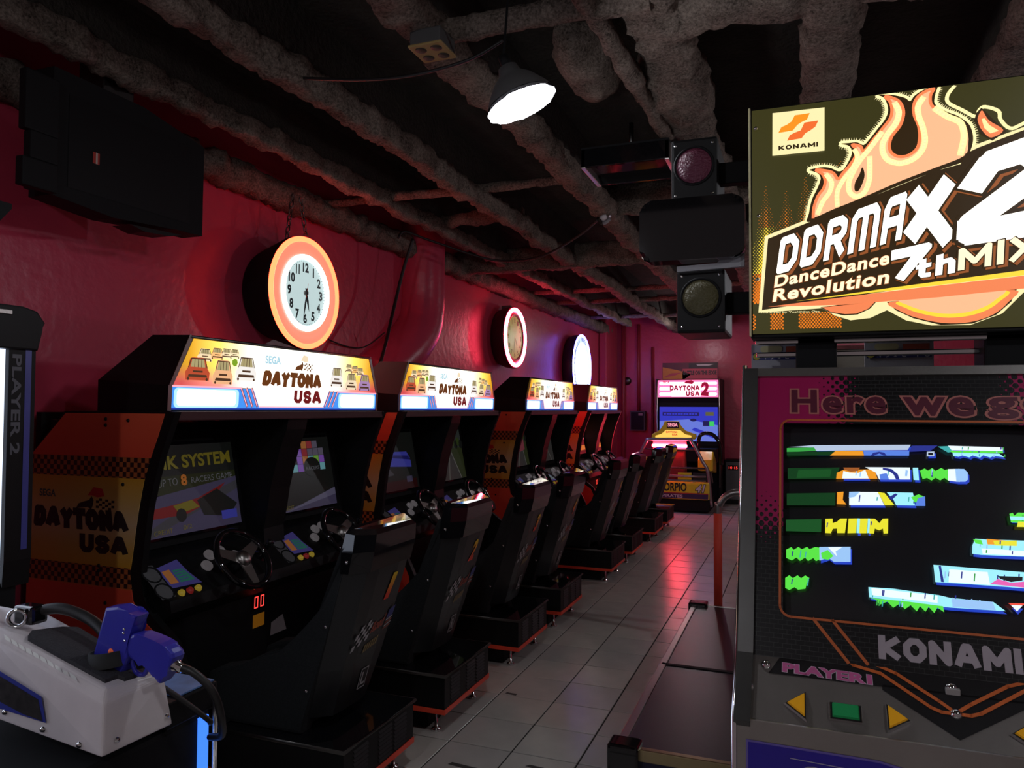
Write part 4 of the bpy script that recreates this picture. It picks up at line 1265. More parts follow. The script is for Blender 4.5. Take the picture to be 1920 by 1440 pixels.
def small_spot():
    c = Vector((-1.21, 4.9, 2.80))
    t = thing('spot_lamp', 'small unlit chrome spot lamp clipped to the joist', 'lamp', c)
    lathe('shade', [(0.05, 0), (0.045, 0.03), (0.03, 0.07), (0.0, 0.08)], c, (-0.5, 0.4, 0.7), M_CHROME, t, 16)
    lathe('bulb', [(0, 0), (0.02, 0.008), (0.025, 0.03), (0.012, 0.06)], c, (-0.5, 0.4, 0.7), M_WHITEP, t, 12)
    box('clip', c.x - 0.02, c.x + 0.03, c.y - 0.015, c.y + 0.02, c.z + 0.05, c.z + 0.09, M_DSTEEL, t, 0.004)
small_spot()
tag(tube('hanging_cable', smooth_path([(-1.29, 5.02, 2.83), (-1.5, 5.2, 2.76), (-1.9, 5.5, 2.70), (-2.3, 5.55, 2.72), (-2.65, 5.2, 2.82), (-2.78, 5.0, 2.86), (-2.80, 4.93, 2.80)], 8), 0.009, M_CABLE, None, 8), 'black cable sagging from the chrome spot lamp to the wall', 'cable')
tag(tube('wall_cable', smooth_path([(-2.80, 5.16, 2.84), (-2.86, 5.12, 2.6), (-2.88, 5.02, 2.3), (-2.80, 4.72, 1.9), (-2.78, 4.55, 1.70)], 8), 0.013, M_CABLE, None, 8), 'thick black cable running down in front of the red duct', 'cable')
tag(tube('clock_cable', smooth_path([(-3.05, 4.15, 2.10), (-3.09, 4.5, 2.0), (-3.09, 4.9, 1.98), (-2.95, 5.0, 2.1)], 8), 0.005, M_CABLE, None, 6), 'thin wire drooping across the wall from the orange clock', 'cable')

def far_lamp():
    c = Vector((-1.47, 11.6, 2.70))
    t = thing('far_lamp', 'small distant cone lamp shining white near the end wall', 'lamp', c)
    ax = Vector((0.25, 0.25, 1)).normalized()
    lathe('shade', [(0.13, 0), (0.12, 0.03), (0.06, 0.12), (0.03, 0.16), (0, 0.17)], c, ax, M_DSTEEL, t, 20)
    lathe('diffuser', [(0, 0.004), (0.12, 0.006)], c, ax, glow('distant lamp', (1.0, 0.93, 0.95), 12.0), t, 20)
    ld = bpy.data.lights.new('far_bulb_light', 'POINT')
    ld.energy, ld.color, ld.shadow_soft_size = 9.0, (1.0, 0.93, 0.95), 0.06
    lo = bpy.data.objects.new('far_bulb_light', ld)
    COL.objects.link(lo)
    lo.parent = t
    lo.location = -ax * 0.05
    tube('hanger', [c + ax * 0.165, Vector((c.x + 0.06, c.y + 0.06, 3.18))], 0.01, M_DSTEEL, t, 8)
far_lamp()

# ---- hanging tube television, seen from behind and below -----------------
def hung_tv():
    t = thing('hanging_television', 'bulky black tube television, switched off, hung near the ceiling', 'television', (-2.62, 2.3, 2.28))
    front = [(1.985, 2.315), (2.26, 2.292), (2.60, 2.318), (2.745, 2.322), (2.748, 2.74), (2.40, 2.80), (1.985, 2.80)]
    vs = []
    for x, k in ((-2.60, 1.0), (-2.72, 1.0), (-2.80, 0.80), (-3.02, 0.55)):
        vs += [(x, 2.42 + (y - 2.42) * k, 2.58 + (z - 2.58) * k) for y, z in front]
    n = len(front)
    fs = [tuple(range(n)), tuple(range(4 * n - 1, 3 * n - 1, -1))]
    for j in range(3):
        fs += [(j * n + i, (j + 1) * n + i, (j + 1) * n + (i + 1) % n, j * n + (i + 1) % n) for i in range(n)]
    bm = bmesh.new()
    V = [bm.verts.new(v) for v in vs]
    for f in fs:
        bm.faces.new([V[i] for i in f])
    from_bm('body', bm, M_BLACKM, t)
    mesh('screen', [(-2.598, y, z) for y, z in ((2.05, 2.36), (2.66, 2.36), (2.66, 2.72), (2.05, 2.72))], [(0, 1, 2, 3)], mat('switched off screen', (0.006, 0.006, 0.007), 0.5, spec=0.2), t)
    box('speaker_wing', -2.61, -2.572, 1.852, 1.99, 2.315, 2.42, M_BLACKM, t, 0.006)
    box('speaker_wing', -2.61, -2.572, 1.880, 1.99, 2.42, 2.52, M_BLACKM, t, 0.004)
    box('speaker_wing', -2.61, -2.572, 1.858, 1.99, 2.52, 2.74, M_BLACKM, t, 0.006)
    prism('control_lip', [(2.34, 2.285), (2.62, 2.30), (2.55, 2.28), (2.42, 2.270)], 'X', -2.70, -2.60, M_BLACK, t)
    box('label', -2.5972, -2.5960, 2.155, 2.185, 2.485, 2.53, mat('red label', (0.4, 0.03, 0.02), 0.5), t, 0)
    box('label_stripe', -2.5960, -2.5955, 2.168, 2.176, 2.485, 2.53, mat('pale label', (0.5, 0.4, 0.35), 0.5), t, 0)
    box('ceiling_bracket', -2.80, -2.66, 2.25, 2.40, 2.79, 3.17, M_DSTEEL, t, 0.004)
hung_tv()
# ================================================================== DELUXE RACER AGAINST THE END WALL
def deluxe_racer():
    t = thing('deluxe_racing_cabinet', 'upright racing cabinet with glowing pink marquee by the end wall', 'arcade machine', (-1.67, 12.6, 0))
    x0, x1 = -2.18, -1.165
    yf = 12.30
    for a, b in ((x0, x0 + 0.03), (x1 - 0.03, x1)):
        prism('side_wall', [(yf, 0.04), (12.97, 0.04), (12.97, 2.02), (yf, 2.02), (yf, 1.70), (yf + 0.03, 1.65), (yf + 0.03, 0.95), (yf, 0.85)], 'X', a, b, M_BLACK, t)
        tube('chrome_edge', [(a + 0.015, yf - 0.004, 0.3), (a + 0.015, yf - 0.004, 2.02)], 0.012, M_STEEL, t, 8)
    box('body', x0 + 0.03, x1 - 0.03, yf + 0.06, 12.96, 0.04, 2.0, M_BLACKM, t, 0)
    mq = box('marquee_box', x0 + 0.02, x1 - 0.02, yf, yf + 0.08, 1.715, 2.008, M_BLACK, t, 0.006)
    pl = Plane((-1.672, yf - 0.001, 0), (1, 0, 0), (0, 0, 1))
    pk, pw = glow('backlit magenta', (1.0, 0.13, 0.30), 2.0), glow('backlit pink white', (1.0, 0.62, 0.70), 3.0)
    ink = glow('backlit crimson ink', (0.34, 0.0, 0.035), 0.8)
    I = [(rect(-0.475, 0.475, 1.725, 2.0), pk, 1)]
    for v in (1.775, 1.862, 1.948):
        I.append((rrect(-0.455, 0.455, v - 0.022, v + 0.022, 0.02), pw, 2))
    I.append((rect(-0.26, 0.20, 1.735, 1.955), glow('backlit pale centre', (1.0, 0.50, 0.60), 2.4), 3))
    I.append(([(-0.06, 1.955), (-0.02, 1.99), (0.06, 1.998), (0.10, 1.97), (0.07, 1.935), (0.0, 1.945)], ink, 5))
    print_on('backlit_panel', pl, I, mq)
    block_text('DAYTONA', pl, [(-0.285, 1.835), (0.185, 1.835), (0.185, 1.915), (-0.285, 1.915)], ink, mq, 6, 0.26, gap=0.06)
    block_text('USA', pl, [(-0.03, 1.745), (0.185, 1.745), (0.185, 1.82), (-0.03, 1.82)], ink, mq, 6, 0.26, gap=0.12)
    lettering('2', pl, [(0.20, 1.755), (0.325, 1.745), (0.345, 1.965), (0.215, 1.97)], ink, mq, 7, bold=0.06)
    lettering('SEGA', pl, [(-0.40, 1.945), (-0.29, 1.945), (-0.29, 1.985), (-0.40, 1.985)], ink, mq, 6, bold=0.03)
    sp = Plane((-1.672, yf + 0.045, 0), (1, 0, 0), (0, 0, 1))
    b1, b2, b3, dk = glow('screen blue', (0.03, 0.045, 0.62), 0.75), glow('screen pale blue', (0.16, 0.24, 0.85), 0.75), glow('screen navy', (0.01, 0.012, 0.12), 0.6), M_BLACKM
    I = [(rect(-0.46, 0.46, 1.02, 1.57), b1, 2), ([(-0.46, 1.02), (0.46, 1.02), (0.46, 1.28), (0.0, 1.37), (-0.46, 1.34)], b2, 3), ([(0.05, 1.20), (0.46, 1.05), (0.46, 1.10), (0.10, 1.24)], b1, 4), (rect(-0.41, 0.17, 1.425, 1.485), b3, 4), (rect(0.23, 0.36, 1.265, 1.345), b3, 5), (rect(0.33, 0.405, 1.265, 1.34), glow('screen green', (0.05, 0.7, 0.15), 0.8), 6), (rect(0.27, 0.40, 1.43, 1.49), glow('screen olive', (0.16, 0.16, 0.06), 0.6), 5), (disc2(0.08, 1.36, 0.05, 12, 0.025), b3, 5)]
    box('screen_bezel', x0 + 0.03, x1 - 0.03, yf + 0.05, yf + 0.09, 0.95, 1.64, M_BLACKM, t, 0)
    print_on('screen_picture', sp, I, t)
    print_on('screen_words', sp, [(rect(-0.39 + k * 0.045, -0.355 + k * 0.045, 1.442, 1.468), b1, 7) for k in range(12)], t)
    box('control_shelf', x0 + 0.03, x1 - 0.03, yf - 0.25, yf + 0.06, 0.70, 0.92, M_BLACK, t, 0.02)
deluxe_racer()

pst = thing('wall_poster', 'orange racing poster propped above the pink marquee', 'poster', (-1.65, 12.5, 2.02))
ppl = Plane((-1.655, 12.44, 0), (1, 0, 0), (0, 0, 1))
box('board', -2.10, -1.21, 12.442, 12.46, 2.012, 2.29, mat('poster board', (0.10, 0.02, 0.03), 0.6), pst, 0.002)
p_or, p_bk, p_wh, p_rd = mat('poster orange', (0.50, 0.16, 0.03), 0.6), mat('poster black', (0.03, 0.02, 0.02), 0.6), mat('poster pale', (0.45, 0.36, 0.34), 0.6), mat('poster red', (0.42, 0.05, 0.07), 0.6)
print_on('print', ppl, [([(-0.44, 2.02), (-0.08, 2.03), (0.02, 2.10), (-0.20, 2.17), (-0.44, 2.22)], p_or, 1), ([(-0.44, 2.05), (-0.25, 2.08), (-0.12, 2.13), (-0.3, 2.12)], p_rd, 2), (rect(-0.02, 0.43, 2.20, 2.28), p_bk, 1), (rect(-0.12, 0.43, 2.03, 2.19), p_rd, 1), ([(0.10, 2.26), (0.38, 2.26), (0.30, 2.235), (0.12, 2.235)], p_wh, 2)], pst)
lettering('BATTLE ON THE EDGE', ppl, [(-0.11, 2.09), (0.42, 2.09), (0.42, 2.16), (-0.11, 2.16)], p_bk, pst, 3, bold=0.05)

def rollbar_racer():
    t = thing('roll_cage_car_seat', 'yellow ride-in racing car seat with roll bars and a pink neon tube', 'arcade seat', (-1.66, 11.7, 0))
    yel = mat('yellow fibreglass', (0.90, 0.70, 0.03), 0.3, coat=0.4)
    yb = 11.40
    g = glow('backlit yellow', (1.0, 0.58, 0.10), 1.1)
    fin = prism('head_fin', [(-2.075, 1.075), (-1.455, 1.085), (-1.43, 1.12), (-1.44, 1.165), (-1.50, 1.18), (-1.60, 1.20), (-1.66, 1.26), (-1.69, 1.35), (-1.90, 1.35), (-1.925, 1.26), (-1.97, 1.20), (-2.05, 1.175), (-2.09, 1.15), (-2.095, 1.10)], 'Y', 11.42, 11.50, yel, t, 0.012)
    pl = Plane((-1.765, 11.4195, 0), (1, 0, 0), (0, 0, 1))
    rk = glow('backlit red ink', (0.75, 0.02, 0.03), 0.8)
    print_on('fin_print', pl, [([(-0.27, 1.09), (0.27, 1.095), (0.26, 1.14), (0.17, 1.16), (0.10, 1.22), (-0.11, 1.22), (-0.18, 1.16), (-0.27, 1.13)], g, 1), (rect(-0.10, 0.08, 1.25, 1.345), mat('fin badge black', (0.03, 0.01, 0.012), 0.5), 1)], fin)
    lettering('SEGA', pl, [(-0.085, 1.27), (0.065, 1.27), (0.065, 1.325), (-0.085, 1.325)], glow('fin badge pink', (1.0, 0.35, 0.45), 1.0), fin, 2, bold=0.03)
    lettering('DAYTONA', pl, [(-0.11, 1.175), (0.06, 1.175), (0.06, 1.205), (-0.11, 1.205)], rk, fin, 3, bold=0.03)
    lettering('USA', pl, [(-0.02, 1.135), (0.06, 1.135), (0.06, 1.168), (-0.02, 1.168)], rk, fin, 3, bold=0.03)
    box('lamp_backing', -2.07, -1.575, 11.415, 11.45, 0.94, 1.06, mat('pink reflector', (0.8, 0.3, 0.3), 0.35), t, 0.004)
    tube('neon_tube', [(-2.08, 11.395, 0.985), (-1.82, 11.395, 0.985), (-1.565, 11.395, 0.985)], 0.02, glow('pink tube light', (1.0, 0.045, 0.09), 80.0), t, 12)
    bars = mat('grey roll bar', (0.34, 0.31, 0.31), 0.3, 0.7)
    P = lambda x, z, y=yb: (x, y, z)
    tube('roll_bar', smooth_path([P(-2.33, 0.70), P(-2.24, 0.90), P(-2.16, 1.055), P(-2.11, 1.075), P(-1.56, 1.085), P(-1.50, 1.06), P(-1.33, 0.75), P(-1.26, 0.60), P(-1.215, 0.10)], 4), 0.026, bars, t, 10)
    tube('roll_bar', [P(-2.33, 0.70), P(-2.36, 0.40), P(-2.36, 0.08)], 0.026, bars, t, 10)
    for z, r in ((0.93, 0.012), (0.66, 0.014), (0.54, 0.02), (0.47, 0.018)):
        xl = -2.25 if z > 0.7 else -2.33
        xr = -1.44 if z > 0.9 else -1.29
        tube('cross_bar', [(xl, yb, z), (-1.8, yb, z), (xr, yb, z)], r, bars if z < 0.6 else M_DSTEEL, t, 8)
    for x in (-2.30, -1.27):
        tube('side_bar', smooth_path([(x, yb, 0.62), (x, 11.75, 0.60), (x, 12.02, 0.40)], 4), 0.022, bars, t, 8)
    # yellow rear bodywork with race numbers
    bw = box('rear_bumper', -2.32, -1.235, 11.33, 11.46, 0.20, 0.46, yel, t, 0.03)
    bp_ = Plane((-1.78, 11.329, 0), (1, 0, 0), (0, 0, 1))
    bk, wh_ = mat('bodywork black print', (0.02, 0.02, 0.02), 0.5), mat('bodywork white print', (0.7, 0.66, 0.66), 0.5)
    lettering('SCORPIO', bp_, [(-0.25, 0.315), (0.22, 0.32), (0.22, 0.445), (-0.25, 0.44)], bk, bw, 2, bold=0.03)
    lettering('41', bp_, [(0.34, 0.31), (0.46, 0.315), (0.49, 0.43), (0.37, 0.425)], bk, bw, 2, bold=0.09, ref=0.03)
    lettering('41', bp_, [(0.34, 0.31), (0.46, 0.315), (0.49, 0.43), (0.37, 0.425)], wh_, bw, 3, bold=0.03)
    print_on('bumper_band', bp_, [(rect(-0.52, 0.53, 0.215, 0.285), mat('dark violet band', (0.05, 0.02, 0.08), 0.5), 2), (rect(-0.52, 0.53, 0.285, 0.30), mat('red band', (0.5, 0.03, 0.03), 0.5), 2)], bw)
    lettering('PIRATES', bp_, [(-0.14, 0.228), (0.16, 0.228), (0.16, 0.27), (-0.14, 0.27)], wh_, bw, 3, bold=0.02)
    for k, x in enumerate((-1.70, -1.48)):
        box('chequer_panel', x, x + 0.20, 11.40, 11.44, 0.48, 0.59, yel if k == 0 else bk, t, 0.004)
    # bucket seat and side pods
    prism('bucket_seat', [(11.50, 0.30), (11.46, 1.05), (11.56, 1.06), (11.64, 0.55), (12.0, 0.50), (12.0, 0.30)], 'X', -2.05, -1.60, mat('red racing seat vinyl', (0.30, 0.04, 0.03), 0.5), t, 0.03)
    prism('side_pod', [(11.5, 0.62), (11.5, 0.78), (11.62, 0.90), (12.0, 0.74), (12.02, 0.55)], 'X', -1.42, -1.20, yel, t, 0.02)
    prism('side_pod', [(11.5, 0.62), (11.5, 0.74), (11.62, 0.80), (12.0, 0.74), (12.02, 0.55)], 'X', -2.38, -2.20, yel, t, 0.02)
    tube('hoop', smooth_path([(-1.45, 11.75, 0.8), (-1.42, 11.75, 1.12), (-1.25, 11.75, 1.16), (-1.12, 11.75, 1.0), (-1.10, 11.75, 0.7)], 6), 0.03, M_GLOSS, t, 10)
    box('base', -2.34, -1.24, 11.36, 12.04, 0.03, 0.20, M_BLACKM, t, 0.01)
rollbar_racer()

cm = thing('change_machine', 'slim black change machine with red digits by the end wall', 'machine', (-1.0, 12.85, 0))
box('body', -1.14, -0.86, 12.70, 12.98, 0.0, 0.72, M_BLACK, cm, 0.008)
cpl = Plane((-1.0, 12.699, 0), (1, 0, 0), (0, 0, 1))
print_on('front_panel', cpl, [(rect(-0.12, 0.12, 0.08, 0.68), M_GREYP, 1), (rect(-0.09, 0.07, 0.55, 0.63), M_BLACKM, 2)], cm)
lettering('10 15', cpl, [(-0.075, 0.57), (0.06, 0.57), (0.06, 0.61), (-0.075, 0.61)], glow('red led digit', (1.0, 0.06, 0.05), 1.3), cm, 3, bold=0.0)
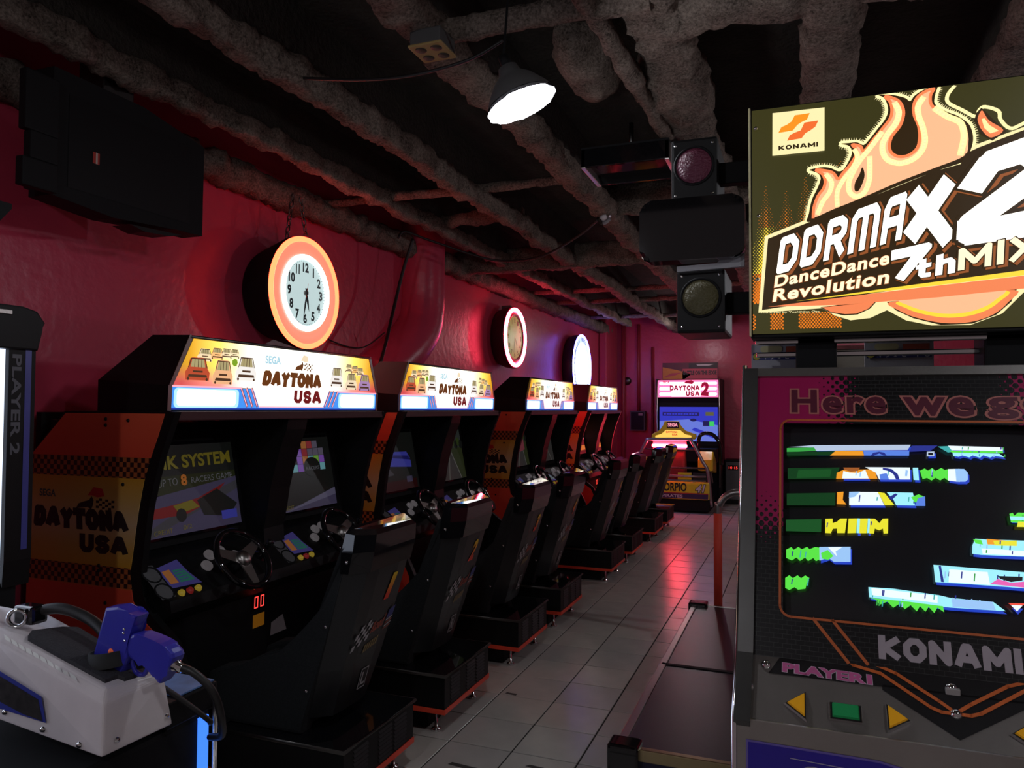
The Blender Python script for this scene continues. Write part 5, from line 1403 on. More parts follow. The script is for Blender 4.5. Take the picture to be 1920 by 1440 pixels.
# ================================================================== DANCE GAME
ART = {'flame': [(0.024,2.005),(0.026,2.027),(0.033,2.061),(0.044,2.085),(0.052,2.104),(0.054,2.118),(0.046,2.13),(0.028,2.139),(0.041,2.142),(0.062,2.143),(0.08,2.138),(0.095,2.129),(0.107,2.131),(0.117,2.146),(0.126,2.165),(0.127,2.179),(0.12,2.191),(0.103,2.198),(0.121,2.198),(0.14,2.197),(0.155,2.189),(0.169,2.203),(0.186,2.225),(0.202,2.245),(0.21,2.265),(0.208,2.285),(0.201,2.302),(0.189,2.31),(0.211,2.308),(0.232,2.302),(0.249,2.294),(0.259,2.285),(0.268,2.296),(0.281,2.305),(0.293,2.31),(0.308,2.311),(0.319,2.312),(0.314,2.294),(0.313,2.27),(0.336,2.249),(0.36,2.235),(0.382,2.214),(0.39,2.194),(0.392,2.171),(0.385,2.144),(0.371,2.122),(0.311,2.105),(0.236,2.08),(0.15,2.048),(0.083,2.024)],'flame_in': [(0.036,2.016),(0.038,2.041),(0.048,2.07),(0.061,2.088),(0.065,2.107),(0.059,2.125),(0.044,2.137),(0.066,2.133),(0.084,2.125),(0.095,2.109),(0.107,2.123),(0.122,2.14),(0.136,2.163),(0.137,2.18),(0.129,2.192),(0.147,2.186),(0.155,2.173),(0.177,2.2),(0.197,2.224),(0.215,2.248),(0.219,2.269),(0.215,2.289),(0.205,2.304),(0.23,2.292),(0.242,2.273),(0.244,2.251),(0.236,2.226),(0.218,2.202),(0.212,2.179),(0.217,2.161),(0.233,2.15),(0.254,2.151),(0.273,2.166),(0.279,2.192),(0.277,2.221),(0.268,2.248),(0.267,2.272),(0.274,2.29),(0.289,2.302),(0.31,2.308),(0.303,2.291),(0.306,2.267),(0.33,2.244),(0.358,2.226),(0.376,2.209),(0.381,2.191),(0.382,2.167),(0.373,2.136),(0.312,2.114),(0.236,2.089),(0.15,2.056),(0.084,2.033)],'flame_y1': [(0.226,2.283),(0.234,2.26),(0.227,2.234),(0.208,2.208),(0.197,2.183),(0.2,2.158),(0.213,2.141),(0.237,2.133),(0.262,2.139),(0.281,2.156),(0.29,2.181),(0.286,2.215),(0.278,2.242),(0.276,2.268),(0.287,2.288)],'flame_y2': [(0.313,2.258),(0.338,2.236),(0.364,2.219),(0.372,2.197),(0.372,2.173),(0.365,2.141)],'flame_y3': [(0.195,2.214),(0.169,2.179),(0.147,2.152),(0.131,2.125),(0.12,2.097),(0.122,2.072),(0.137,2.06),(0.155,2.069),(0.166,2.097),(0.168,2.126),(0.168,2.155)],'flame_y4': [(0.068,2.122),(0.08,2.101),(0.075,2.077),(0.059,2.054),(0.047,2.025)],'flame_y5': [(0.134,2.178),(0.14,2.158),(0.127,2.13),(0.106,2.103),(0.093,2.075),(0.093,2.041)],'flame_hole': [(0.151,2.132),(0.156,2.112),(0.15,2.089),(0.141,2.073),(0.133,2.076),(0.134,2.095),(0.144,2.114)],'flame_r': [(0.402,2.216),(0.404,2.23),(0.412,2.24),(0.425,2.215),(0.454,2.188),(0.429,2.173),(0.411,2.192)],'flame_ry': [(0.41,2.22),(0.416,2.221),(0.425,2.204),(0.445,2.187),(0.427,2.183),(0.415,2.198)],'jag_r': [(0.355,2.309),(0.34,2.288),(0.342,2.269),(0.37,2.248),(0.398,2.228),(0.406,2.243),(0.418,2.249),(0.445,2.235),(0.449,2.214),(0.468,2.191),(0.495,2.199),(0.593,2.244)],'block': [(-0.073,1.969),(0.15,2.048),(0.311,2.105),(0.365,2.116),(0.375,2.14),(0.401,2.151),(0.495,2.182),(0.611,2.215),(0.606,1.87),(0.49,1.842),(0.259,1.825),(-0.089,1.784)],'block_out': [(-0.081,1.977),(0.15,2.057),(0.307,2.114),(0.36,2.123),(0.369,2.148),(0.397,2.16),(0.495,2.19),(0.611,2.224),(0.605,1.848),(0.489,1.801),(0.446,1.754),(0.38,1.729),(0.299,1.731),(0.245,1.745),(0.203,1.772),(0.165,1.754),(0.121,1.75),(0.086,1.763),(0.055,1.783),(-0.098,1.778)],'stripe': [(-0.074,1.792),(0.259,1.822),(0.49,1.84),(0.605,1.859),(0.605,1.826),(0.489,1.81),(0.316,1.798),(0.104,1.789)],'stripe_y': [(-0.009,1.803),(0.259,1.831),(0.49,1.853),(0.606,1.875),(0.605,1.859),(0.49,1.841),(0.259,1.823)],'lobe1': [(0.055,1.785),(0.104,1.788),(0.176,1.793),(0.161,1.777),(0.134,1.766),(0.108,1.766),(0.077,1.772)],'lobe2': [(0.208,1.791),(0.316,1.796),(0.47,1.808),(0.458,1.78),(0.427,1.752),(0.38,1.736),(0.323,1.736),(0.266,1.751),(0.229,1.77)],'lobe2i': [(0.225,1.791),(0.316,1.796),(0.455,1.807),(0.439,1.781),(0.412,1.762),(0.372,1.75),(0.324,1.749),(0.275,1.761),(0.244,1.775)],'klogo': [(-0.06,2.297),(0.065,2.295),(0.064,2.184),(-0.061,2.185)],'k1': [(-0.046,2.243),(-0.039,2.257),(-0.025,2.262),(-0.014,2.269),(-0.006,2.284),(0.03,2.285),(0.023,2.269),(0.01,2.264),(-0.0,2.258),(-0.011,2.245),(-0.027,2.244)],'k2': [(-0.025,2.22),(-0.018,2.234),(-0.006,2.239),(0.008,2.243),(0.017,2.262),(0.05,2.263),(0.043,2.248),(0.031,2.24),(0.019,2.234),(0.01,2.222),(-0.006,2.221)],'t_kon': [(-0.046,2.197),(0.049,2.196),(0.049,2.208),(-0.046,2.209)],'t_ddrma': [(-0.054,1.874),(0.235,1.944),(0.251,2.062),(-0.041,1.968)],'t_x': [(0.24,1.937),(0.35,1.913),(0.352,2.101),(0.252,2.064)],'t_2': [(0.352,1.917),(0.537,1.933),(0.57,2.187),(0.365,2.123)],'t_dance': [(-0.059,1.84),(0.208,1.884),(0.212,1.918),(-0.055,1.871)],'t_rev': [(-0.063,1.803),(0.206,1.837),(0.211,1.872),(-0.058,1.836)],'t_7': [(0.21,1.837),(0.267,1.843),(0.307,1.934),(0.214,1.917)],'t_th': [(0.264,1.845),(0.349,1.855),(0.352,1.905),(0.268,1.885)],'t_mix': [(0.355,1.859),(0.521,1.878),(0.525,1.94),(0.358,1.912)],'t_prod': [(-0.091,1.774),(0.052,1.771),(0.052,1.777),(-0.091,1.78)],'dots': [(-0.106,2.12),(0.034,2.106),(0.033,1.888),(-0.107,1.897),(-0.098,1.783),(0.094,1.729)],'screen': [('pale',[(-0.025,0.4547),(0.03,0.461),(0.222,0.4664),(0.215,0.4543),(0.034,0.448),(0.03,0.4556)]),('green',[(-0.027,0.4525),(0.03,0.4556),(0.034,0.448),(-0.027,0.4426)]),('dgreen',[(-0.027,0.4436),(0.074,0.448),(0.062,0.4373),(-0.027,0.435)]),('orange',[(0.074,0.4489),(0.128,0.4502),(0.13,0.4391),(0.062,0.4373)]),('blue',[(0.129,0.4502),(0.218,0.4525),(0.217,0.4413),(0.13,0.4391)]),('navy',[(0.143,0.4391),(0.148,0.4458),(0.16,0.4489),(0.17,0.4467),(0.174,0.4404),(0.168,0.4404),(0.16,0.4449),(0.149,0.4395)]),('navy',[(0.223,0.4642),(0.272,0.4655),(0.258,0.4534),(0.219,0.4502)]),('pale',[(0.251,0.4512),(0.265,0.4521),(0.264,0.4413),(0.25,0.4404)]),('black',[(0.253,0.4489),(0.262,0.4489),(0.262,0.4436),(0.253,0.4436)]),('teal',[(0.272,0.4632),(0.301,0.4655),(0.3,0.4525),(0.29,0.4502)]),('white',[(0.291,0.4655),(0.389,0.4642),(0.389,0.4566),(0.297,0.4556)]),('lime',[(0.292,0.4543),(0.389,0.4556),(0.389,0.4512),(0.297,0.4502)]),('cyan',[(0.298,0.4502),(0.382,0.4502),(0.39,0.4426),(0.372,0.4449),(0.365,0.4413),(0.353,0.4458),(0.347,0.4404),(0.334,0.4449),(0.328,0.4404),(0.315,0.4445),(0.309,0.4413),(0.299,0.4426)]),('dgreen',[(-0.025,0.4046),(0.081,0.4099),(0.072,0.3839),(-0.025,0.3795)]),('green2',[(-0.003,0.4014),(0.065,0.4055),(0.061,0.388),(-0.007,0.3826)]),('orange',[(0.073,0.3839),(0.075,0.3979),(0.088,0.4046),(0.138,0.4077),(0.15,0.4032),(0.154,0.3871)]),('white',[(0.085,0.3849),(0.088,0.4023),(0.1,0.3992),(0.117,0.3988),(0.131,0.4064),(0.137,0.3871)]),('brown',[(0.088,0.4099),(0.121,0.4109),(0.117,0.4032),(0.103,0.401),(0.09,0.4046)]),('white',[(0.131,0.4122),(0.217,0.4144),(0.216,0.388),(0.157,0.3858),(0.151,0.401)]),('navy',[(0.165,0.4122),(0.182,0.4099),(0.193,0.3988),(0.196,0.3871),(0.189,0.3871),(0.185,0.3979),(0.177,0.4046),(0.165,0.4077)]),('blue',[(0.158,0.3969),(0.172,0.4001),(0.176,0.3862),(0.159,0.3858)]),('cyan',[(0.222,0.414),(0.232,0.4144),(0.232,0.3871),(0.222,0.3871)]),('lime',[(0.235,0.4077),(0.244,0.4131),(0.25,0.4086),(0.258,0.4144),(0.264,0.4086),(0.275,0.4153),(0.281,0.4109),(0.287,0.4131),(0.3,0.4122),(0.299,0.3947),(0.285,0.3884),(0.279,0.3938),(0.271,0.388),(0.263,0.3934),(0.255,0.3871),(0.247,0.3925),(0.239,0.3893)]),('white',[(0.287,0.4131),(0.308,0.4144),(0.306,0.3862),(0.285,0.3884)]),('sky',[(0.3,0.414),(0.316,0.4144),(0.322,0.4068),(0.321,0.3916),(0.316,0.3871),(0.3,0.3862)]),('dgreen',[(-0.027,0.3459),(0.071,0.3522),(0.07,0.3239),(-0.027,0.3195)]),('orange',[(0.074,0.3535),(0.087,0.3553),(0.085,0.3369),(0.092,0.3271),(0.073,0.3271)]),('white',[(0.098,0.3553),(0.153,0.3575),(0.164,0.3293),(0.097,0.3262)]),('sky',[(0.098,0.3553),(0.119,0.3566),(0.108,0.3445),(0.097,0.3423)]),('yellow',[(0.153,0.3575),(0.166,0.3557),(0.183,0.3306),(0.165,0.3293)]),('cyan',[(0.17,0.3575),(0.219,0.3589),(0.221,0.3315),(0.186,0.3306),(0.182,0.3423)]),('navy',[(0.172,0.3459),(0.186,0.3557),(0.191,0.3544),(0.179,0.3414)]),('lime',[(0.215,0.349),(0.229,0.3557),(0.24,0.3512),(0.239,0.3414),(0.221,0.3382)]),('blue',[(0.228,0.3481),(0.241,0.3522),(0.24,0.3315),(0.221,0.3306)]),('green2',[(-0.029,0.2872),(0.042,0.2926),(0.041,0.2643),(-0.029,0.2621)]),('yellow',[(0.05,0.2935),(0.064,0.2948),(0.064,0.2849),(0.073,0.289),(0.079,0.2957),(0.092,0.2966),(0.087,0.2652),(0.072,0.2643),(0.072,0.2738),(0.064,0.2729),(0.06,0.263),(0.049,0.263)]),('yellow',[(0.095,0.2966),(0.112,0.2979),(0.108,0.2666),(0.092,0.2652)]),('yellow',[(0.117,0.2979),(0.132,0.2989),(0.128,0.2675),(0.114,0.2666)]),('yellow',[(0.136,0.2989),(0.145,0.2992),(0.153,0.2903),(0.16,0.3002),(0.17,0.3011),(0.168,0.2697),(0.16,0.2688),(0.159,0.2792),(0.152,0.2751),(0.144,0.2782),(0.142,0.2675),(0.133,0.2675)]),('cyan',[(0.112,0.2979),(0.117,0.2979),(0.114,0.2666),(0.109,0.2666)]),('cyan',[(0.132,0.2989),(0.136,0.2989),(0.133,0.2684),(0.129,0.2675)]),('lime',[(-0.028,0.2218),(-0.018,0.2281),(-0.013,0.2227),(-0.004,0.2294),(0.003,0.2249),(0.013,0.2307),(0.018,0.2262),(0.029,0.2316),(0.041,0.2303),(0.041,0.2079),(0.03,0.2021),(0.025,0.2079),(0.015,0.2012),(0.009,0.2075),(-0.001,0.2002),(-0.008,0.2065),(-0.017,0.1998),(-0.028,0.2043)]),('sky',[(0.037,0.2325),(0.097,0.237),(0.096,0.2056),(0.064,0.2034),(0.054,0.211),(0.037,0.2034)]),('white',[(0.054,0.2325),(0.081,0.2348),(0.068,0.2249),(0.071,0.2142)]),('lime',[(0.04,0.2195),(0.053,0.2272),(0.064,0.2151),(0.054,0.2065),(0.042,0.2079)]),('lime',[(-0.032,0.1622),(-0.022,0.1685),(-0.015,0.1631),(-0.006,0.1698),(0.001,0.1644),(0.009,0.1707),(0.017,0.1662),(0.012,0.1545),(0.009,0.1434),(-0.005,0.1402),(-0.012,0.1447),(-0.022,0.138),(-0.033,0.1415)]),('lime',[(0.386,0.323),(0.392,0.3252),(0.394,0.3195),(0.401,0.3262),(0.409,0.3262),(0.428,0.3271),(0.426,0.3046),(0.387,0.3056)]),('cyan',[(0.386,0.3176),(0.427,0.3185),(0.427,0.3122),(0.387,0.31)]),('yellow',[(0.399,0.3078),(0.426,0.3087),(0.425,0.2979),(0.396,0.297)]),('cyan',[(0.317,0.2554),(0.323,0.2688),(0.341,0.2684),(0.412,0.2706),(0.409,0.2392),(0.331,0.237),(0.315,0.2383)]),('white',[(0.332,0.25),(0.41,0.25),(0.409,0.2402),(0.333,0.2392)]),('orange',[(0.342,0.2697),(0.376,0.2684),(0.377,0.2599),(0.343,0.2585)]),('yellow',[(0.353,0.2666),(0.393,0.2697),(0.392,0.2589),(0.355,0.2576)]),('lime',[(0.319,0.2675),(0.333,0.2666),(0.335,0.2576),(0.323,0.2589)]),('cyan',[(0.246,0.211),(0.259,0.211),(0.338,0.2097),(0.406,0.2088),(0.402,0.1783),(0.34,0.1783),(0.247,0.1774)]),('white',[(0.273,0.2043),(0.338,0.2043),(0.34,0.1796),(0.27,0.1792)]),('navy',[(0.255,0.2097),(0.259,0.2101),(0.262,0.1783),(0.257,0.1783)]),('black',[(0.354,0.198),(0.395,0.1998),(0.394,0.1926),(0.375,0.1882),(0.358,0.1926)]),('magenta',[(0.34,0.1815),(0.354,0.1922),(0.375,0.1868),(0.404,0.1922),(0.402,0.1792)]),('cyan',[(0.127,0.1568),(0.172,0.1577),(0.251,0.1523),(0.271,0.1488),(0.342,0.1479),(0.361,0.1326),(0.267,0.1304),(0.212,0.1326),(0.128,0.1371)]),('sky',[(0.273,0.1479),(0.341,0.1479),(0.345,0.1326),(0.273,0.1317)]),('white',[(0.132,0.1555),(0.249,0.151),(0.248,0.1371),(0.134,0.1415)]),('lime',[(0.127,0.1358),(0.196,0.1349),(0.257,0.1317),(0.258,0.1205),(0.247,0.1282),(0.241,0.1174),(0.232,0.1282),(0.226,0.1183),(0.217,0.1282),(0.211,0.1174),(0.201,0.1282),(0.19,0.1196),(0.183,0.1304),(0.17,0.1205),(0.16,0.1313),(0.146,0.1241),(0.139,0.1335)]),('red',[(0.366,0.1479),(0.395,0.1501),(0.379,0.138)]),('white',[(0.37,0.1447),(0.389,0.1456),(0.379,0.1339)])],'line1': [(0.023,0.0825),(0.085,0.0063)],'line2': [(0.059,0.0825),(0.119,0.0076)],'gl1': [(0.085,0.2341),(0.094,0.2234),(0.14,0.2128),(0.218,0.1561),(0.234,0.1497),(0.255,0.1497)],'gl2': [(0.12,0.2355),(0.167,0.2164),(0.232,0.1709),(0.257,0.1511)]}
CX, HALF = 0.257, 0.377
def mirror(pts):
    return [(2 * CX - u, v) for u, v in pts][::-1]

def bezel_material():
    """Magenta print breaking up through halftone dots into black with a faint circuit line pattern."""
    m = mat('printed monitor bezel', (0.3, 0.02, 0.1), 0.28)
    n, l, b = nodes_of(m)
    tc = n.new('ShaderNodeTexCoord')
    mp = n.new('ShaderNodeSeparateXYZ')
    l.new(tc.outputs['Object'], mp.inputs[0])
    def math_(op, a, c=None, v=None):
        q = n.new('ShaderNodeMath'); q.operation = op
        if isinstance(a, (int, float)): q.inputs[0].default_value = a
        else: l.new(a, q.inputs[0])
        if c is not None:
            if isinstance(c, (int, float)): q.inputs[1].default_value = c
            else: l.new(c, q.inputs[1])
        return q.outputs[0]
    X, Z = mp.outputs['X'], mp.outputs['Z']      # X from the machine centre, Z height
    # ramp: 1 in the magenta corner, 0 away from it
    ax = math_('MULTIPLY', math_('ABSOLUTE', X), 1.0)
    a = math_('DIVIDE', math_('SUBTRACT', ax, 0.125), 0.14)              # fades towards the centre
    c = math_('DIVIDE', math_('SUBTRACT', Z, 1.235), 0.17)               # fades downwards
    mask = math_('MINIMUM', a, c)
    s = 0.0185
    def cell(v, off=0.0):
        f = math_('FRACT', math_('ADD', math_('DIVIDE', v, s), off))
        return math_('SUBTRACT', f, 0.5)
    rx = math_('ADD', X, Z); rz = math_('SUBTRACT', Z, X)
    cx, cz = cell(rx, 100.3), cell(rz, 100.1)
    dist = math_('SQRT', math_('ADD', math_('MULTIPLY', cx, cx), math_('MULTIPLY', cz, cz)))
    thr = math_('SUBTRACT', mask, math_('SUBTRACT', 0.72, dist))
    dot = math_('GREATER_THAN', thr, 0.0)
    br = n.new('ShaderNodeTexBrick')
    br.inputs['Scale'].default_value = 30
    br.inputs['Mortar Size'].default_value = 0.012
    br.inputs['Color1'].default_value = (0.010, 0.009, 0.010, 1)
    br.inputs['Color2'].default_value = (0.008, 0.008, 0.008, 1)
    br.inputs['Mortar'].default_value = (0.05, 0.05, 0.05, 1)
    cb = n.new('ShaderNodeCombineXYZ')
    l.new(X, cb.inputs[0]); l.new(Z, cb.inputs[1])
    l.new(cb.outputs[0], br.inputs['Vector'])
    mx = n.new('ShaderNodeMix'); mx.data_type = 'RGBA'
    l.new(dot, mx.inputs[0]); l.new(br.outputs[0], mx.inputs[6])
    mx.inputs[7].default_value = (0.40, 0.012, 0.10, 1)
    l.new(mx.outputs[2], b.inputs['Base Color'])
    return m

def dance_machine():
    t = thing('dance_game_cabinet', 'dance game cabinet with flaming lit sign and broken green screen picture', 'arcade machine', (CX, 1.9, 0))
    x0, x1 = CX - HALF, CX + HALF
    # cabinet body: slanted face, control panel, lower front
    prof = [(1.505, 0.0), (1.505, 0.938), (1.612, 1.026), (1.860, 1.612), (1.885, 1.622), (2.62, 1.622), (2.62, 0.0)]
    body = prism('body', [(y + 0.055 if y < 2 else y, z) for y, z in prof], 'X', x0 + 0.012, x1 - 0.012, M_BLACK, t)
    F0, F1 = Vector((0, 1.61, 1.03)), Vector((0, 1.866, 1.63))
    FV = (F1 - F0).normalized()
    fp = Plane((0, 1.61, 1.03), (1, 0, 0), FV)
    G0, G1 = Vector((0, 1.44, 0.885)), Vector((0, 1.61, 1.03))
    gp = Plane((0, 1.44, 0.885), (1, 0, 0), (G1 - G0).normalized())
    # printed bezel plate with the monitor hole
    def plate(name, plane, rects, m, parent, lift, thick=0.004):
        bm = bmesh.new()
        for (u0, u1, v0, v1) in rects:
            q = [plane.p(u, v, lift) for u, v in rect(u0, u1, v0, v1)] + [plane.p(u, v, lift - thick) for u, v in rect(u0, u1, v0, v1)]
            vs = [bm.verts.new(p) for p in q]
            for f in ((0, 1, 2, 3), (7, 6, 5, 4), (0, 4, 5, 1), (1, 5, 6, 2), (2, 6, 7, 3), (3, 7, 4, 0)):
                bm.faces.new([vs[i] for i in f])
        return from_bm(name, bm, m, parent)
    sl, sr, sb, stp = -0.034, 2 * CX + 0.034, 0.088, 0.506
    bez = plate('bezel', fp, [(x0 + 0.03, sl, 0.0, 0.618), (sr, x1 - 0.03, 0.0, 0.618), (sl, sr, 0.0, sb), (sl, sr, stp, 0.618)], bezel_material(), t, 0.004)
    # steel frame around the face
    for a, b in ((x0, x0 + 0.030), (x1 - 0.030, x1)):
        plate('side_frame', fp, [(a, b, -0.005, 0.638)], M_DSTEEL, t, 0.014, 0.03)
        plate('side_frame', gp, [(a, b, 0.075, 0.228)], M_DSTEEL, t, 0.014, 0.03)
    plate('top_rail', fp, [(x0, x1, 0.618, 0.638)], M_STEEL, t, 0.013, 0.03)
    for a in (x0 - 0.003, x1 - 0.003):
        bm = bmesh.new()
        bm_tube(bm, [(a + 0.003, 1.500, 0.02), (a + 0.003, 1.500, 0.945), (a + 0.003, 1.607, 1.035), (a + 0.003, 1.860, 1.628)], 0.006, 8)
        from_bm('edge_trim', bm, M_CHROME, t, True)
    # CRT: dark glass bulging slightly, picture strips on it
    vs, fs, n = [], [], 12
    for j in range(n + 1):
        for i in range(n + 1):
            a, b = i / n * 2 - 1, j / n * 2 - 1
            vs.append(fp.p(CX + a * 0.295, 0.297 + b * 0.215, -0.020 - 0.008 * (a * a + b * b)))
    for j in range(n):
        for i in range(n):
            q = j * (n + 1) + i
            fs.append((q, q + 1, q + n + 2, q + n + 1))
    scr = mesh('screen_glass', vs, fs, mat('grey screen glass', (0.022, 0.021, 0.024), 0.16), t, True)
    cols = {'pale': (0.45, 0.55, 0.72), 'green': (0.04, 0.36, 0.06), 'dgreen': (0.004, 0.040, 0.009), 'green2': (0.008, 0.075, 0.015), 'orange': (0.85, 0.32, 0.02), 'blue': (0.10, 0.22, 0.75), 'navy': (0.02, 0.03, 0.25), 'black': (0.004, 0.004, 0.006), 'teal': (0.05, 0.40, 0.40), 'white': (0.85, 0.95, 1.0), 'lime': (0.10, 0.75, 0.06), 'cyan': (0.35, 0.85, 0.95), 'sky': (0.32, 0.55, 0.90), 'brown': (0.35, 0.10, 0.02), 'yellow': (0.80, 0.75, 0.03), 'magenta': (0.80, 0.12, 0.45), 'red': (0.85, 0.08, 0.05)}
    gm = {k: glow('dance screen ' + k, c, 1.0) for k, c in cols.items()}
    lim = lambda P: [(min(max(u, sl + 0.004), sr - 0.004), v) for u, v in P]
    sp = Plane(fp.p(0, 0, -0.018), (1, 0, 0), FV)
    fringe = glow('dance screen blue fringe', (0.02, 0.06, 0.60), 0.8)
    I = [(lim(P), gm[c], 2 + 0.25 * k) for k, (c, P) in enumerate(ART['screen'])]
    I += [(lim([(u + 0.003, v - 0.004) for u, v in P]), fringe, 1) for c, P in ART['screen'] if c in ('white', 'cyan', 'pale', 'sky')]
    rs = random.Random(2)
    for k, (c, P) in enumerate(ART['screen']):      # torn vertical slits in the bright strips
        if c in ('cyan', 'white', 'lime', 'yellow') and k > 8:
            u0, u1 = min(p[0] for p in P), max(p[0] for p in P)
            v0, v1 = min(p[1] for p in P), max(p[1] for p in P)
            if u1 - u0 > 0.03:
                for j in range(int((u1 - u0) / 0.022)):
                    u = u0 + rs.random() * (u1 - u0)
                    vm = v0 + (v1 - v0) * (0.45 + 0.2 * rs.random())
                    h = min(0.004 + 0.004 * rs.random(), (v1 - v0) * 0.3)
                    I.append((lim([(u, vm - h), (u + 0.0022, vm - h), (u + 0.0022 + 0.3 * h, vm + h), (u + 0.3 * h, vm + h)]), gm[rs.choice(('navy', 'teal', 'green', 'sky'))], 2.1 + 0.25 * k))
    print_on('screen_picture', sp, I, scr)
    orange = mat('orange line print', (0.60, 0.13, 0.03), 0.4)
    I = [(q, orange, 2) for q in stroke([(p[0], p[1]) for p in rrect(sl - 0.006, sr + 0.006, sb - 0.006, stp + 0.006, 0.022)], 0.0045, True)]
    for k in ('line1', 'line2'):
        I += [(q, orange, 2) for q in stroke(ART[k], 0.006)] + [(q, orange, 2) for q in stroke(mirror(ART[k]), 0.006)]
    bp = Plane(fp.p(0, 0, 0.004), (1, 0, 0), FV)
    print_on('orange_lines', bp, I, bez)
    # lettering on the bezel
    coral, dark = mat('coral outline print', (0.52, 0.17, 0.14), 0.45), mat('bezel letter core', (0.11, 0.010, 0.030), 0.4)
    for word, hq in (('Here', [(-0.019, 0.528), (0.178, 0.526), (0.178, 0.588), (-0.019, 0.588)]), ('we', [(0.205, 0.523), (0.345, 0.521), (0.345, 0.570), (0.205, 0.571)]), ('go!', [(0.362, 0.516), (0.531, 0.516), (0.531, 0.586), (0.362, 0.586)])):
        lettering(word, bp, hq, coral, bez, 2, bold=0.076, ref=0.055, space=1.16, name='slogan_word')
        lettering(word, bp, hq, dark, bez, 3, bold=0.030, ref=0.055, space=1.16, name='slogan_word_core')
    block_text('KONAMI', bp, [(0.139, 0.020), (0.375, 0.020), (0.375, 0.064), (0.139, 0.064)], mat('grey lilac print', (0.42, 0.36, 0.40), 0.5), bez, 2, 0.27, gap=0.08, name='maker_name')
    # control panel
    cp = plate('control_panel', gp, [(x0 + 0.03, x1 - 0.03, 0.085, 0.224)], mat('control panel steel', (0.26, 0.235, 0.22), 0.42, 0.85, bump=0.03, bscale=200), t, 0.004, 0.012)
    cpl = Plane(gp.p(0, 0, 0.0045), (1, 0, 0), gp.V)
    blk = mat('black vinyl print', (0.010, 0.009, 0.010), 0.35)
    V_ = [(0.141, 0.180), (CX, 0.102), (2 * CX - 0.141, 0.180), (2 * CX - 0.141, 0.190), (0.141, 0.190)]
    print_on('chevron', cpl, [(V_, blk, 1), ([(-0.06, 0.186), (2 * CX + 0.06, 0.186), (2 * CX + 0.04, 0.222), (-0.04, 0.222)], blk, 1)], cp)
    I = []
    for k in ('gl1', 'gl2'):
        for P in (ART[k], mirror(ART[k])):
            I += [(q, orange, 3) for q in stroke(P, 0.0065)]
    print_on('orange_lines', cpl, I, cp)
    for s, nm in ((0, 'PLAYER1'), (1, 'PLAYER2')):
        q = [(-0.035, 0.191), (0.125, 0.186), (0.125, 0.207), (-0.035, 0.212)]
        if s:
            q = [(0.389, 0.186), (0.549, 0.191), (0.549, 0.212), (0.389, 0.207)]
        lettering(nm, cpl, q, mat('white pink outline print', (0.6, 0.5, 0.58), 0.5), cp, 3, bold=0.075, ref=0.06, name='player_name')
        lettering(nm, cpl, q, mat('pink print', (0.50, 0.09, 0.26), 0.5), cp, 4, bold=0.045, ref=0.06, name='player_name_core')
    # buttons: triangle, bar, triangle for each player
    ybt, gbt = mat('yellow button', (0.75, 0.36, 0.02), 0.25, emit=(0.8, 0.35, 0.0), es=0.10), mat('green button', (0.02, 0.22, 0.07), 0.25, emit=(0.0, 0.3, 0.08), es=0.08)
    def button(P, m):
        def solid(P, l0, l1, inset, mm, nm, par):
            c = Vector((sum(p[0] for p in P) / len(P), sum(p[1] for p in P) / len(P)))
            Q = [tuple(c + (Vector(p) - c) * inset) for p in P]
            vs = [cpl.p(*p, l0) for p in P] + [cpl.p(*p, l1) for p in Q]
            k = len(P)
            return mesh(nm, vs, [tuple(range(k, 2 * k))] + [(i, (i + 1) % k, k + (i + 1) % k, k + i) for i in range(k)], mm, par)
        c = Vector((sum(p[0] for p in P) / len(P), sum(p[1] for p in P) / len(P)))
        R = [tuple(c + (Vector(p) - c) * 1.25) for p in P]
        rim = solid(R, 0.0, 0.006, 0.92, M_CHROME, 'button_rim', cp)
        solid([tuple(c + (Vector(p) - c) * 1.12) for p in P], 0.004, 0.008, 0.98, blk, 'button_well', rim)
        solid(P, 0.006, 0.013, 0.88, m, 'button_cap', rim)
    for off in (0.0, 0.365):
        button([(-0.026 + off, 0.124), (0.006 + off, 0.100), (0.006 + off, 0.148)], ybt)
        button(rect(0.052 + off, 0.099 + off, 0.108, 0.136), gbt)
        button([(0.146 + off, 0.101), (0.178 + off, 0.122), (0.146 + off, 0.145)], ybt)
    for (u, v) in ((-0.065, 0.203), (-0.096, 0.153), (CX, 0.201), (CX, 0.150), (2 * CX + 0.065, 0.203), (2 * CX + 0.096, 0.153)):
        lathe('dome_screw', [(0, 0.008), (0.005, 0.007), (0.009, 0.003), (0.010, 0)], cpl.p(u, v), cpl.N, M_CHROME, cp, 16)
    box('latch_tab', CX - 0.012, CX + 0.012, cpl.p(0, 0.188, 0.001).y - 0.001, cpl.p(0, 0.198).y, cpl.p(0, 0.180, 0.002).z, cpl.p(0, 0.198).z + 0.004, mat('pale metal tab', (0.5, 0.48, 0.48), 0.4, 0.6), cp, 0.002)
    # lower front with blue notice
    box('lower_front', x0 + 0.004, x1 - 0.004, 1.500, 1.516, 0.02, 0.945, M_STEEL, t, 0.002)
    lp = Plane((0, 1.4995, 0), (1, 0, 0), (0, 0, 1))
    bl = mat('deep blue notice', (0.025, 0.012, 0.30), 0.35)
    blr = mat('lilac notice border', (0.16, 0.12, 0.42), 0.4)
    shape = lambda e: [(x0 + 0.022 + e, 0.60 + e), (x1 - 0.022 - e, 0.60 + e), (x1 - 0.022 - e, 0.907 - e), (CX + 0.06, 0.907 - e), (CX + 0.03, 0.900 - e), (CX, 0.893 - e), (CX - 0.06, 0.893 - e), (CX - 0.13, 0.905 - e), (x0 + 0.022 + e, 0.907 - e)]
